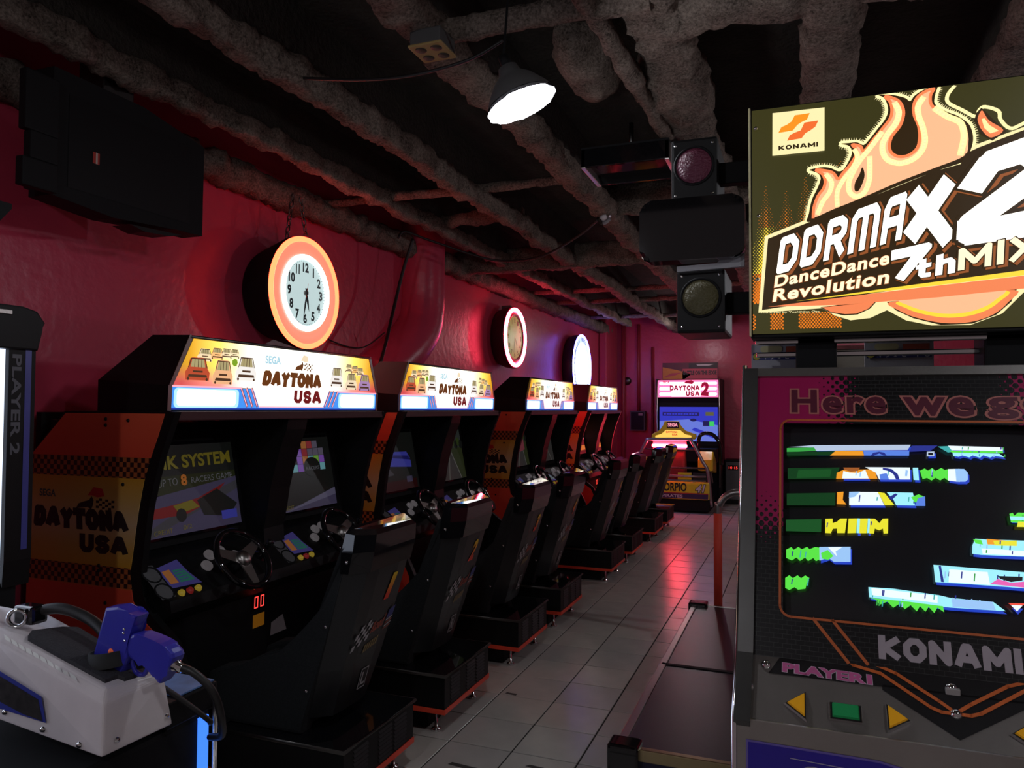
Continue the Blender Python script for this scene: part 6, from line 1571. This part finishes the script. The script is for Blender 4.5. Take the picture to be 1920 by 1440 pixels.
    print_on('notice', lp, [(shape(0), blr, 1), (shape(0.004), bl, 2)] + [(q, mat('pale notice line', (0.45, 0.42, 0.5), 0.5), 3) for q in stroke([(-0.02, 0.885), (0.20, 0.878)], 0.0015)], t)
    lettering('GET', lp, [(-0.005, 0.838), (0.105, 0.838), (0.105, 0.876), (-0.005, 0.876)], mat('pale notice line', (0.45, 0.42, 0.5), 0.5), t, 3, bold=0.05, name='notice_words')
    lettering('I NDY', lp, [(0.165, 0.858), (0.225, 0.856), (0.225, 0.872), (0.165, 0.874)], mat('pale notice line', (0.45, 0.42, 0.5), 0.5), t, 3, bold=0.02, name='notice_words')
    # uprights and bars between monitor and sign
    for a, b in ((CX - 0.265, CX - 0.165), (CX + 0.165, CX + 0.265)):
        box('sign_post', a, b, 2.12, 2.24, 1.622, 1.80, M_BLACKM, t, 0.006)
    for z in (1.706, 1.676):
        box('chrome_bar', x0 + 0.01, x1 - 0.01, 2.12 + (1.706 - z) * 2, 2.135 + (1.706 - z) * 2, z - 0.007, z + 0.007, M_CHROME, t, 0.003)
    # ---- the sign
    sg_ = box('sign_box', x0 + 0.002, x1 - 0.002, 2.062, 2.20, 1.712, 2.318, M_BLACK, t, 0.004)
    mp = Plane((0, 2.055, 0), (1, 0, 0), (0, 0, 1))
    def G(name, c, s=1.0):
        return glow('sign ' + name, c, s)
    olive = G('olive ground', (0.040, 0.036, 0.008), 1.0)
    cream, dk, pe, co, ye, wh = G('cream', (1.0, 0.88, 0.45), 1.0), G('dark line', (0.035, 0.018, 0.004), 0.8), G('peach', (1.0, 0.50, 0.27), 1.05), G('coral', (0.92, 0.24, 0.09), 1.0), G('yellow', (1.0, 0.78, 0.35), 1.15), G('white', (1.0, 0.96, 0.86), 1.9)
    lem, orn = G('lemon', (1.0, 0.72, 0.05), 1.0), G('orange', (0.85, 0.20, 0.01), 1.0)
    e0, e1 = x0 + 0.008, x1 - 0.008
    clip = lambda P: [(min(max(u, e0), e1), min(max(v, 1.724), 2.311)) for u, v in P]
    I = [(rect(e0, e1, 1.722, 2.312), olive, 1)]
    # halftone flames
    rnd = random.Random(4)
    tips = [(-0.078, 2.11, 0.030), (-0.028, 2.10, 0.022), (0.018, 2.13, 0.03), (0.060, 2.17, 0.02), (0.110, 2.22, 0.015), (-0.05, 2.02, 0), (0.0, 2.04, 0)]
    for j in range(92):
        for i in range(36):
            u, v = -0.110 + i * 0.0072 + (j % 2) * 0.0036, 1.735 + j * 0.0046
            top = max((tv - abs(u - tu) * 5.0) for tu, tv, w in tips)
            low = v < 1.775 and u < 0.10 and (math.sin(u * 90) > 0.0 or u > 0.03)
            if (1.80 < v < top and u < 0.13) or low:
                f = min(1, max(0.25, (top - v) / 0.16)) if not low else 0.8
                r = 0.0033 * f
                c = lem if (v < 2.0 and u < -0.055 and v > 1.88) else orn
                I.append(([(max(u - r, e0), v), (u, v - r * 1.2), (u + r, v), (u, v + r * 1.2)], c, 2))
    def grow(P, d):
        c = Vector((sum(p[0] for p in P) / len(P), sum(p[1] for p in P) / len(P)))
        return [tuple(Vector(p) + (Vector(p) - c).normalized() * d) for p in P]
    for q in stroke(curve2(clip(ART['flame'])[:46], False), 0.013):
        I.append((clip(q), cream, 3))
    for q in stroke(curve2(ART['jag_r'], False), 0.008):
        I.append((clip(q), cream, 3))
    jag = curve2(ART['flame'][:46], False, 2)
    for a, b in zip(jag, jag[1:]):      # the toothed outer edge
        a, b = Vector(a), Vector(b)
        d = b - a
        L = d.length
        if L < 0.001:
            continue
        d.normalize()
        q = Vector((-d.y, d.x))
        k = 0.0
        while k < L:
            p = a + d * k
            I.append((clip([tuple(p + q * 0.004), tuple(p + d * 0.003 + q * 0.004), tuple(p + d * 0.0015 + q * 0.013)]), cream, 3))
            k += 0.005
    I.append((clip(ART['block_out']), cream, 4))
    I.append((clip(curve2(ART['flame'])), dk, 5))
    I.append((clip(curve2(ART['flame_in'])), pe, 6))
    for q in stroke(curve2(ART['flame_in'][:44], False), 0.007):
        I.append((clip(q), co, 7))
    for k, w in (('flame_y1', 0.013), ('flame_y2', 0.014), ('flame_y3', 0.012), ('flame_y4', 0.011), ('flame_y5', 0.011)):
        for q in stroke(curve2(ART[k], False), w):
            I.append((clip(q), ye, 8))
        for q in stroke(curve2(ART[k], False), w * 0.45):
            I.append((clip(q), cream, 9))
    I.append((curve2(ART['flame_hole']), dk, 10))
    I.append((clip(grow(ART['flame_r'], 0.008)), dk, 5)); I.append((clip(curve2(ART['flame_r'])), co, 6)); I.append((clip(ART['flame_ry']), ye, 7))
    I.append((clip(grow(ART['lobe1'], 0.004)), dk, 8)); I.append((clip(ART['lobe1']), co, 9))
    I.append((clip(grow(ART['lobe2'], 0.006)), dk, 8)); I.append((clip(curve2(ART['lobe2'])), co, 9)); I.append((clip(curve2(ART['lobe2i'])), lem, 10))
    li2 = [(u * 0.94 + 0.06 * 0.33, (v - 1.80) * 0.90 + 1.80 + 0.004) for u, v in ART['lobe2i']]
    I.append((clip(curve2(li2)), pe, 11))
    I.append((clip(ART['block']), dk, 11))
    I.append((clip(ART['stripe_y']), lem, 12)); I.append((clip(ART['stripe']), co, 12))
    # maker's badge
    I.append((ART['klogo'], cream, 13))
    I.append((ART['k1'], G('badge orange', (1.0, 0.30, 0.015), 1.0), 14)); I.append((ART['k2'], G('badge vermilion', (0.90, 0.16, 0.03), 1.0), 14))
    print_on('sign_art', mp, I, sg_)
    edge = 0.075
    def logo(word, key, outer, inner, layer=13, sp=1.0, sh=0.0, warm=None):
        if all(ch in BLOCK for ch in word):
            block_text(word, mp, ART[key], shade, sg_, layer, inner, 0.10, 0.16, (0.006, -0.004), name='logo_shadow')
            block_text(word, mp, ART[key], outer, sg_, layer + 1, inner, 0.085, 0.16, name='logo_outline')
            block_text(word, mp, ART[key], warm or wh, sg_, layer + 2, inner, 0.0, 0.16, name='logo_letters')
            return
        lettering(word, mp, ART[key], outer, sg_, layer, bold=inner + 0.03, ref=inner, space=sp, shear=sh, name='logo_outline')
        lettering(word, mp, ART[key], warm or wh, sg_, layer + 2, bold=inner, space=sp, shear=sh, name='logo_letters')
    warm = G('warm white', (1.0, 0.80, 0.52), 1.3)
    shade = G('letter shade', (0.42, 0.12, 0.03), 0.7)
    logo('DDRma', 't_ddrma', dk, 0.22, 13)
    logo('X', 't_x', dk, 0.30, 14)
    logo('2', 't_2', dk, 0.26, 15)
    logo('DanceDance', 't_dance', shade, 0.030, 14, 1.1, 0, warm)
    logo('Revolution', 't_rev', shade, 0.030, 14, 1.1, 0, warm)
    logo('7', 't_7', dk, 0.30, 16)
    logo('th', 't_th', dk, 0.24, 16, 0.95, 0, wh)
    logo('MIX', 't_mix', dk, 0.20, 16, 0.95, 0, warm)
    block_text('KONAMI', mp, ART['t_kon'], dk, sg_, 15, 0.24, gap=0.14, name='maker_name')
    lettering('Produced by Yoshihiko Ota.', mp, ART['t_prod'], cream, sg_, 15, bold=0.01, name='credit_line')
    for a in (e0 - 0.008, e1 + 0.002):
        box('cream_edge', a, a + 0.005, 2.044, 2.056, 1.716, 2.316, mat('cream edging', (0.75, 0.70, 0.40), 0.4), sg_, 0.001)
    for (u, v) in ((e0 + 0.010, 2.262), (e0 + 0.012, 1.865), (e0 + 0.016, 2.03)):
        lathe('sign_screw', [(0, 0.007), (0.004, 0.006), (0.006, 0)], mp.p(u, v, 0.006), (0, -1, 0), M_CHROME, sg_, 12)
    # pair of round lamps in black boxes on the sign's side
    for z0, z1, xa, xb, m_ in ((2.100, 2.275, -0.330, -0.205, mat('mauve lamp lens', (0.13, 0.02, 0.05), 0.4, bump=0.5, bscale=160)), (1.735, 1.908, -0.316, -0.185, mat('olive lamp lens', (0.10, 0.088, 0.035), 0.4, bump=0.5, bscale=160))):
        lb = box('lamp_box', xa, xb, 2.10, 2.32, z0, z1, M_BLACK, t, 0.008)
        cz, cxl = (z0 + z1) / 2 + 0.01, (xa + xb) / 2
        lathe('lens', [(0, 0.012), (0.03, 0.010), (0.047, 0.004), (0.050, 0)], (cxl, 2.10, cz), (0, -1, 0), m_, lb, 28)
        tube('lens_ring', ring_pts((cxl, 2.099, cz), (0, -1, 0), 0.052, 32), 0.004, M_BLACKM, lb, 6, True)
        for dx in (-0.05, 0.05):
            for dz in (-0.07, 0.07):
                lathe('screw', [(0, 0.003), (0.003, 0.002), (0.004, 0)], (cxl + dx, 2.10, (z0 + z1) / 2 + dz), (0, -1, 0), M_CHROME, lb, 8)
        box('arm', xb - 0.002, x0 + 0.004, 2.16, 2.20, (z0 + z1) / 2 - 0.03, (z0 + z1) / 2 + 0.03, M_BLACKM, lb, 0.004)
    box('lamp_glow_strip', -0.305, -0.245, 2.11, 2.14, 2.080, 2.094, mat('magenta plastic strip', (0.55, 0.02, 0.14), 0.3, emit=(0.8, 0.03, 0.18), es=0.35), t, 0.002)
    return t
dance_machine()

# flat black monitor back on a pale bracket, next to the sign
fm = thing('flat_monitor', 'black rounded back of a flat monitor beside the lit sign', 'monitor', (-0.27, 2.2, 1.9))
bm = bmesh.new()
pr = rrect(-0.405, -0.130, 1.925, 2.092, 0.03, 6)
bm_prism(bm, pr, 'Y', 2.03, 2.095, 0.012)
from_bm('housing', bm, M_GLOSS, fm)
prism('bracket', [(-0.310, 1.915), (-0.205, 1.918), (-0.190, 1.930), (-0.175, 1.945), (-0.133, 1.950), (-0.133, 1.905), (-0.310, 1.900)], 'Y', 2.07, 2.085, mat('pale grey bracket', (0.30, 0.30, 0.33), 0.4), fm)

# little cardboard toppers on the cabinet top
def topper(x, label):
    t = thing('topper_card', label, 'sign', (x, 2.3, 1.624))
    pl = Plane((x, 2.299, 1.668), (1, 0, 0), (0, 0, 1))
    box('card', x - 0.085, x + 0.085, 2.30, 2.308, 1.624, 1.716, mat('white topper card', (0.45, 0.45, 0.5), 0.6), t, 0.001)
    blue, yl, rd = mat('topper blue', (0.03, 0.04, 0.20), 0.5), mat('topper yellow', (0.60, 0.52, 0.05), 0.5), mat('topper red', (0.5, 0.10, 0.05), 0.5)
    print_on('print', pl, [(rect(-0.08, 0.08, 0.002, 0.024), blue, 1), (rrect(-0.06, 0.0, 0.024, 0.042, 0.008), mat('topper cream', (0.6, 0.55, 0.30), 0.5), 2), (disc2(-0.07, 0.012, 0.010, 12), yl, 3), (rect(0.01, 0.075, 0.024, 0.04), rd, 1)], t)
    lettering('キッズモードも', pl, [(-0.055, 0.003), (0.075, 0.003), (0.075, 0.021), (-0.055, 0.021)], mat('topper white', (0.7, 0.7, 0.75), 0.5), t, 4, bold=0.02)
topper(-0.045, 'small topper card with white letters at the cabinet top corner')
topper(0.255, 'small topper card with white letters behind the middle of the cabinet top')
pb = thing('paper_box', 'cream paper box lying on the dance cabinet top', 'box', (0.15, 2.45, 1.624))
box('carton', 0.07, 0.235, 2.36, 2.55, 1.624, 1.700, mat('cream paper', (0.55, 0.50, 0.40), 0.7), pb, 0.002)
box('lid_band', 0.069, 0.236, 2.359, 2.551, 1.700, 1.712, mat('printed lid', (0.40, 0.12, 0.12), 0.6, var=0.6, scale=30), pb, 0.001)

# ================================================================== RAISED DANCE STAGE BEHIND THE CABINET
def dance_stage():
    t = thing('dance_stage', 'raised black dance stage with steel rim and corner bumpers', 'platform', (0.1, 3.95, 0))
    xa, xb, ya, yb, z = -0.665, 0.90, 2.84, 5.10, 0.25
    box('skirt', xa + 0.02, xb - 0.02, ya + 0.02, yb - 0.02, 0.0, z - 0.02, mat('blue black skirt', (0.012, 0.012, 0.06), 0.35), t, 0)
    pm = mat('black stage plate', (0.014, 0.014, 0.018), 0.34, var=0.4, scale=20, bump=0.04, bscale=220)
    for a, b in ((ya + 0.03, 3.825), (3.855, yb - 0.03)):
        box('stage_plate', xa + 0.035, xb - 0.035, a, b, z - 0.03, z, pm, t, 0.003)
    box('seam_bar', xa + 0.01, xb - 0.01, 3.825, 3.855, z - 0.03, z + 0.004, M_BLACKM, t, 0.002)
    for a, b in ((xa, xa + 0.035), (xb - 0.035, xb)):
        box('rim', a, b, ya + 0.03, yb - 0.03, z - 0.04, z + 0.004, M_STEEL, t, 0.004)
    box('rim', xa + 0.02, xb - 0.02, ya, ya + 0.03, z - 0.04, z + 0.004, mat('brass coloured rim', (0.45, 0.36, 0.20), 0.3, 1.0), t, 0.004)
    box('rim', xa + 0.02, xb - 0.02, yb - 0.03, yb, z - 0.04, z + 0.004, M_STEEL, t, 0.004)
    for (x, y) in ((xa + 0.035, ya + 0.02), (xa + 0.035, yb - 0.02), (xb - 0.035, ya + 0.02), (xb - 0.035, yb - 0.02)):
        box('corner_bumper', x - 0.055, x + 0.065, y - 0.055, y + 0.045, z - 0.09, z + 0.022, M_GLOSS, t, 0.014, 3)
    for x, s in ((-0.505, 1), (0.70, -1)):
        tube('rail_post', [(x, yb + 0.03, 0.16), (x, yb + 0.03, 0.5), (x, yb + 0.03, 0.845)], 0.027, mat('red foam padding', (0.62, 0.05, 0.025), 0.6), t, 14)
        tube('rail_bend', smooth_path([(x, yb + 0.03, 0.02), (x, yb + 0.03, 0.84), (x + 0.01 * s, yb + 0.03, 0.90), (x + 0.06 * s, yb + 0.03, 0.965), (x + 0.16 * s, yb + 0.03, 0.99), (x + 0.5 * s, yb + 0.03, 0.99)], 6), 0.022, mat('grey rail tube', (0.30, 0.28, 0.28), 0.3, 0.8), t, 12)
dance_stage()
# ================================================================== SHOOTING GAME AT THE NEAR LEFT
def gun_game():
    t = thing('shooting_game_cabinet', 'shooting game with a tall lit screen frame and a white gun console', 'arcade machine', (-1.9, 1.1, 0))
    # tall screen frame facing the aisle
    box('screen_tower', -2.95, -2.28, 0.10, 1.66, 0.30, 1.80, M_BLACKM, t, 0.01)
    lit = glow('white attract screen', (0.72, 0.80, 1.0), 1.6)
    sp = Plane((-2.279, 0, 0), (0, 1, 0), (0, 0, 1))
    print_on('lit_screen', sp, [(rect(0.30, 1.603, 0.95, 1.70), lit, 1)], t)
    fr = prism('frame_post', [(-2.28, 1.00), (-2.268, 0.97), (-2.262, 1.05), (-2.262, 1.70), (-2.28, 1.70)], 'Y', 1.603, 1.690, M_BLACK, t, 0.002)
    fpl = Plane((-2.2615, 1.645, 0), (0, 1, 0), (0, 0, 1))
    print_on('blue_stripe', fpl, [(rect(0.010, 0.030, 1.08, 1.70), mat('dark blue plastic stripe', (0.06, 0.07, 0.30), 0.3), 1)], fr)
    lettering('PLAYER 2', Plane((-2.2615, 1.648, 0), (0, 0, -1), (0, 1, 0)), [(-1.685, -0.035), (-1.375, -0.035), (-1.375, -0.005), (-1.685, -0.005)], mat('grey post print', (0.10, 0.10, 0.12), 0.5), fr, 1, bold=0.03)
    prism('frame_cap', [(0.0, 1.70), (1.690, 1.70), (1.695, 1.76), (1.712, 1.79), (1.684, 1.825), (1.64, 1.835), (0.0, 1.835)], 'X', -2.34, -2.252, M_BLACK, t, 0.006)
    box('cap_strip', -2.253, -2.248, 0.2, 1.60, 1.805, 1.818, M_STEEL, t, 0.001)
    prism('header_canopy', [(0.2, 2.07), (1.52, 2.07), (1.555, 2.115), (1.555, 2.13), (0.2, 2.16)], 'X', -2.40, -2.20, M_BLACKM, t)
    box('header_post', -2.6, -2.4, 0.3, 1.3, 1.80, 2.12, M_BLACKM, t, 0.01)
    # pedestal with blue light strip
    ped = box('pedestal', -2.28, -1.275, 0.62, 1.40, 0.03, 0.83, M_BLACKM, t, 0.012)
    box('light_strip', -1.276, -1.268, 1.360, 1.388, 0.20, 0.822, glow('blue light strip', (0.05, 0.21, 1.0), 1.35), ped, 0.002)
    tube('chrome_edge', [(-1.262, 1.400, 0.05), (-1.262, 1.400, 0.845)], 0.006, M_STEEL, ped, 8)
    box('instruction_card', -1.46, -1.275, 1.30, 1.41, 0.889, 0.893, mat('blue white card', (0.10, 0.20, 0.45), 0.4, var=0.7, scale=18), ped, 0.001)
    box('card_shelf', -1.50, -1.27, 1.265, 1.415, 0.83, 0.888, M_BLACK, ped, 0.004)
    # moulded white console
    A = lambda x, y, z: Vector((x, y, z))
    bm = bmesh.new()
    lo = [A(-1.256, 1.092, 0.850), A(-1.249, 1.262, 0.850), A(-1.80, 1.262, 0.905), A(-1.80, 1.092, 0.905)]
    hi = [A(-1.272, 1.108, 0.945), A(-1.262, 1.250, 0.950), A(-1.62, 1.262, 1.040), A(-1.80, 1.262, 1.045), A(-1.80, 1.100, 1.080), A(-1.56, 1.100, 1.032)]
    inn = [A(-1.285, 1.125, 0.968), A(-1.275, 1.235, 0.962), A(-1.62, 1.255, 1.046), A(-1.80, 1.255, 1.050), A(-1.80, 1.125, 1.092), A(-1.56, 1.125, 1.046)]
    L_ = [bm.verts.new(v) for v in lo]; H_ = [bm.verts.new(v) for v in hi]; N_ = [bm.verts.new(v) for v in inn]
    bm.faces.new((L_[0], L_[1], H_[1], H_[0]))
    bm.faces.new((L_[1], L_[2], H_[3], H_[2], H_[1]))
    bm.faces.new((L_[2], L_[3], H_[4], H_[3]))
    bm.faces.new((L_[3], L_[0], H_[0], H_[5], H_[4]))
    for k in range(6):
        q = (k + 1) % 6
        bm.faces.new((H_[k], H_[q], N_[q], N_[k]))
    bm.faces.new(N_)
    bm.faces.new(L_[::-1])
    bmesh.ops.recalc_face_normals(bm, faces=bm.faces)
    bmesh.ops.bevel(bm, geom=list(bm.edges), offset=0.006, segments=3, affect='EDGES', profile=0.6)
    con = from_bm('console', bm, M_WHITEP, t, False)
    # dark grip mat with raised edges and tabs
    def slab(name, P, h, m, par):
        n = len(P)
        vs = [A(*p) for p in P] + [A(p[0], p[1], p[2] + h) for p in P]
        return mesh(name, vs, [tuple(range(n, 2 * n)), tuple(range(n - 1, -1, -1))] + [(k, (k + 1) % n, n + (k + 1) % n, n + k) for k in range(n)], m, par)
    grip = mat('dark grip mat', (0.030, 0.028, 0.034), 0.85, var=0.4, scale=120, bump=0.3, bscale=300)
    zt = lambda x: 0.968 + (-1.285 - x) * 0.285
    slab('grip_mat', [(-1.300, 1.135, zt(-1.300) - 0.003), (-1.300, 1.165, zt(-1.300) - 0.003), (-1.285, 1.168, zt(-1.285) - 0.004), (-1.282, 1.222, zt(-1.282) - 0.006), (-1.300, 1.228, zt(-1.30) - 0.004), (-1.50, 1.236, zt(-1.50) - 0.004), (-1.515, 1.210, zt(-1.515) - 0.002), (-1.530, 1.150, zt(-1.53)), (-1.515, 1.130, zt(-1.515))], 0.010, grip, con)
    lathe('holster', [(0, 0.006), (0.030, 0.006), (0.040, 0.030), (0.046, 0.030), (0.050, 0.0)], (-1.345, 1.195, zt(-1.345) + 0.002), (-0.15, 0, 1), M_RUBBER, con, 20)
    # dark side window with blue border, screws
    wp = Plane((0, 1.0915, 0), (1, 0, 0), (0, 0, 1))
    print_on('side_window', wp, [([(-1.80, 1.02), (-1.56, 0.985), (-1.42, 0.945), (-1.405, 0.895), (-1.56, 0.905), (-1.80, 0.925)], mat('console blue print', (0.03, 0.04, 0.30), 0.4), 2), ([(-1.80, 1.015), (-1.57, 0.978), (-1.428, 0.938), (-1.414, 0.897), (-1.47, 0.903), (-1.57, 0.925), (-1.80, 0.945)], mat('dark streaked window', (0.03, 0.025, 0.025), 0.3, var=0.8, scale=60), 3)], con)
    for (x, z) in ((-1.525, 0.898), (-1.415, 0.880), (-1.315, 0.866), (-1.64, 0.912)):
        lathe('screw', [(0, 0.005), (0.004, 0.004), (0.006, 0)], (x, 1.092, z), (0, -1, 0), M_CHROME, con, 12)
    for y in (1.125, 1.248):
        lathe('screw', [(0, 0.005), (0.004, 0.004), (0.006, 0)], (-1.2535, y, 0.872), (1, 0, 0), M_CHROME, con, 12)
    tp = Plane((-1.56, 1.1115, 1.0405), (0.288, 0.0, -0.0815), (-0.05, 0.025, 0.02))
    slv = mat('silver tape with painted glint', (0.95, 0.95, 0.90), 0.25)  # near-white colour stands in for light reflected by the tape
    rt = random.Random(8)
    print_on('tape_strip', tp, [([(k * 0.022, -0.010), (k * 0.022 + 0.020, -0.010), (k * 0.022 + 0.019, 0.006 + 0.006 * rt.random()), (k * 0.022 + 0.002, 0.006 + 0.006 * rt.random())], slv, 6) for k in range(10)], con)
    # cable clamp and hose behind the gun
    lathe('hose_ring', [(0.016, 0), (0.020, 0.004), (0.022, 0.010), (0.018, 0.014), (0.014, 0.010), (0.014, 0.002)], (-1.60, 1.17, 1.062), (0.6, -0.8, 0.1), M_CHROME, con, 20)
    box('hose_clamp', -1.625, -1.565, 1.175, 1.215, 1.045, 1.085, M_GLOSS, con, 0.008)
    tube('hose', smooth_path([(-1.59, 1.20, 1.068), (-1.53, 1.215, 1.078), (-1.46, 1.225, 1.062), (-1.40, 1.22, 1.035), (-1.365, 1.205, 1.0)], 6), 0.012, M_CABLE, con, 10)
    # second lead in front of the pedestal
    tube('hose', smooth_path([(-1.305, 1.235, 0.955), (-1.255, 1.28, 0.90), (-1.22, 1.33, 0.84), (-1.225, 1.345, 0.825)], 6), 0.006, M_CABLE, con, 8)
gun_game()

def light_gun():
    t = thing('light_gun', 'blue plastic light gun standing muzzle down in the holster', 'toy gun', (-1.345, 1.195, 0.985))
    blue = mat('blue gun plastic', (0.035, 0.035, 0.42), 0.28, coat=0.3)
    y = 1.195
    body = [(-1.396, 0.968), (-1.308, 0.972), (-1.290, 1.010), (-1.292, 1.050), (-1.284, 1.072), (-1.268, 1.096), (-1.292, 1.100), (-1.318, 1.112), (-1.352, 1.106)]
    b = prism('slide', body, 'Y', y - 0.019, y + 0.019, blue, t, 0.006)
    prism('barrel_rail', [(-1.395, 0.975), (-1.382, 0.972), (-1.350, 1.088), (-1.362, 1.092)], 'Y', y - 0.012, y + 0.012, mat('pale blue gun plastic', (0.06, 0.06, 0.50), 0.3), t, 0.003)
    grip = curve2([(-1.298, 1.045), (-1.288, 1.012), (-1.258, 1.004), (-1.232, 0.990), (-1.205, 0.968), (-1.190, 0.992), (-1.170, 1.024), (-1.192, 1.044), (-1.235, 1.056), (-1.275, 1.060)], True, 3)
    prism('grip', grip, 'Y', y - 0.017, y + 0.017, blue, t, 0.007)
    tube('trigger_guard', smooth_path([(-1.296, y, 1.005), (-1.285, y, 0.978), (-1.262, y, 0.975), (-1.250, y, 0.995)], 5), 0.005, blue, t, 8)
    prism('trigger', [(-1.287, 1.004), (-1.276, 1.002), (-1.270, 0.986), (-1.276, 0.984)], 'Y', y - 0.005, y + 0.005, M_BLACKM, t)
    lathe('side_button', [(0, 0.003), (0.006, 0.002), (0.007, 0)], (-1.333, y - 0.0192, 1.018), (0, -1, 0), mat('orange gun button', (0.65, 0.10, 0.03), 0.4, emit=(0.8, 0.12, 0.03), es=0.15), t, 14)
    for (x, z) in ((-1.30, 1.06), (-1.298, 1.068), (-1.296, 1.045)):
        lathe('pin', [(0, 0.002), (0.002, 0.0015), (0.003, 0)], (x, y - 0.0192, z), (0, -1, 0), M_CHROME, t, 8)
    lathe('cable_collar', [(0.010, 0), (0.013, 0.004), (0.013, 0.014), (0.010, 0.018), (0.010, 0.030), (0.0, 0.032)], (-1.190, y, 1.008), (0.85, 0, -0.25), M_CHROME, t, 16)
    tube('cable', smooth_path([(-1.165, y, 1.002), (-1.135, y + 0.005, 0.992), (-1.105, y + 0.015, 0.965), (-1.098, y + 0.03, 0.93), (-1.105, y + 0.05, 0.885), (-1.14, y + 0.09, 0.835), (-1.215, y + 0.14, 0.80)], 7), 0.008, M_CABLE, t, 10)
light_gun()
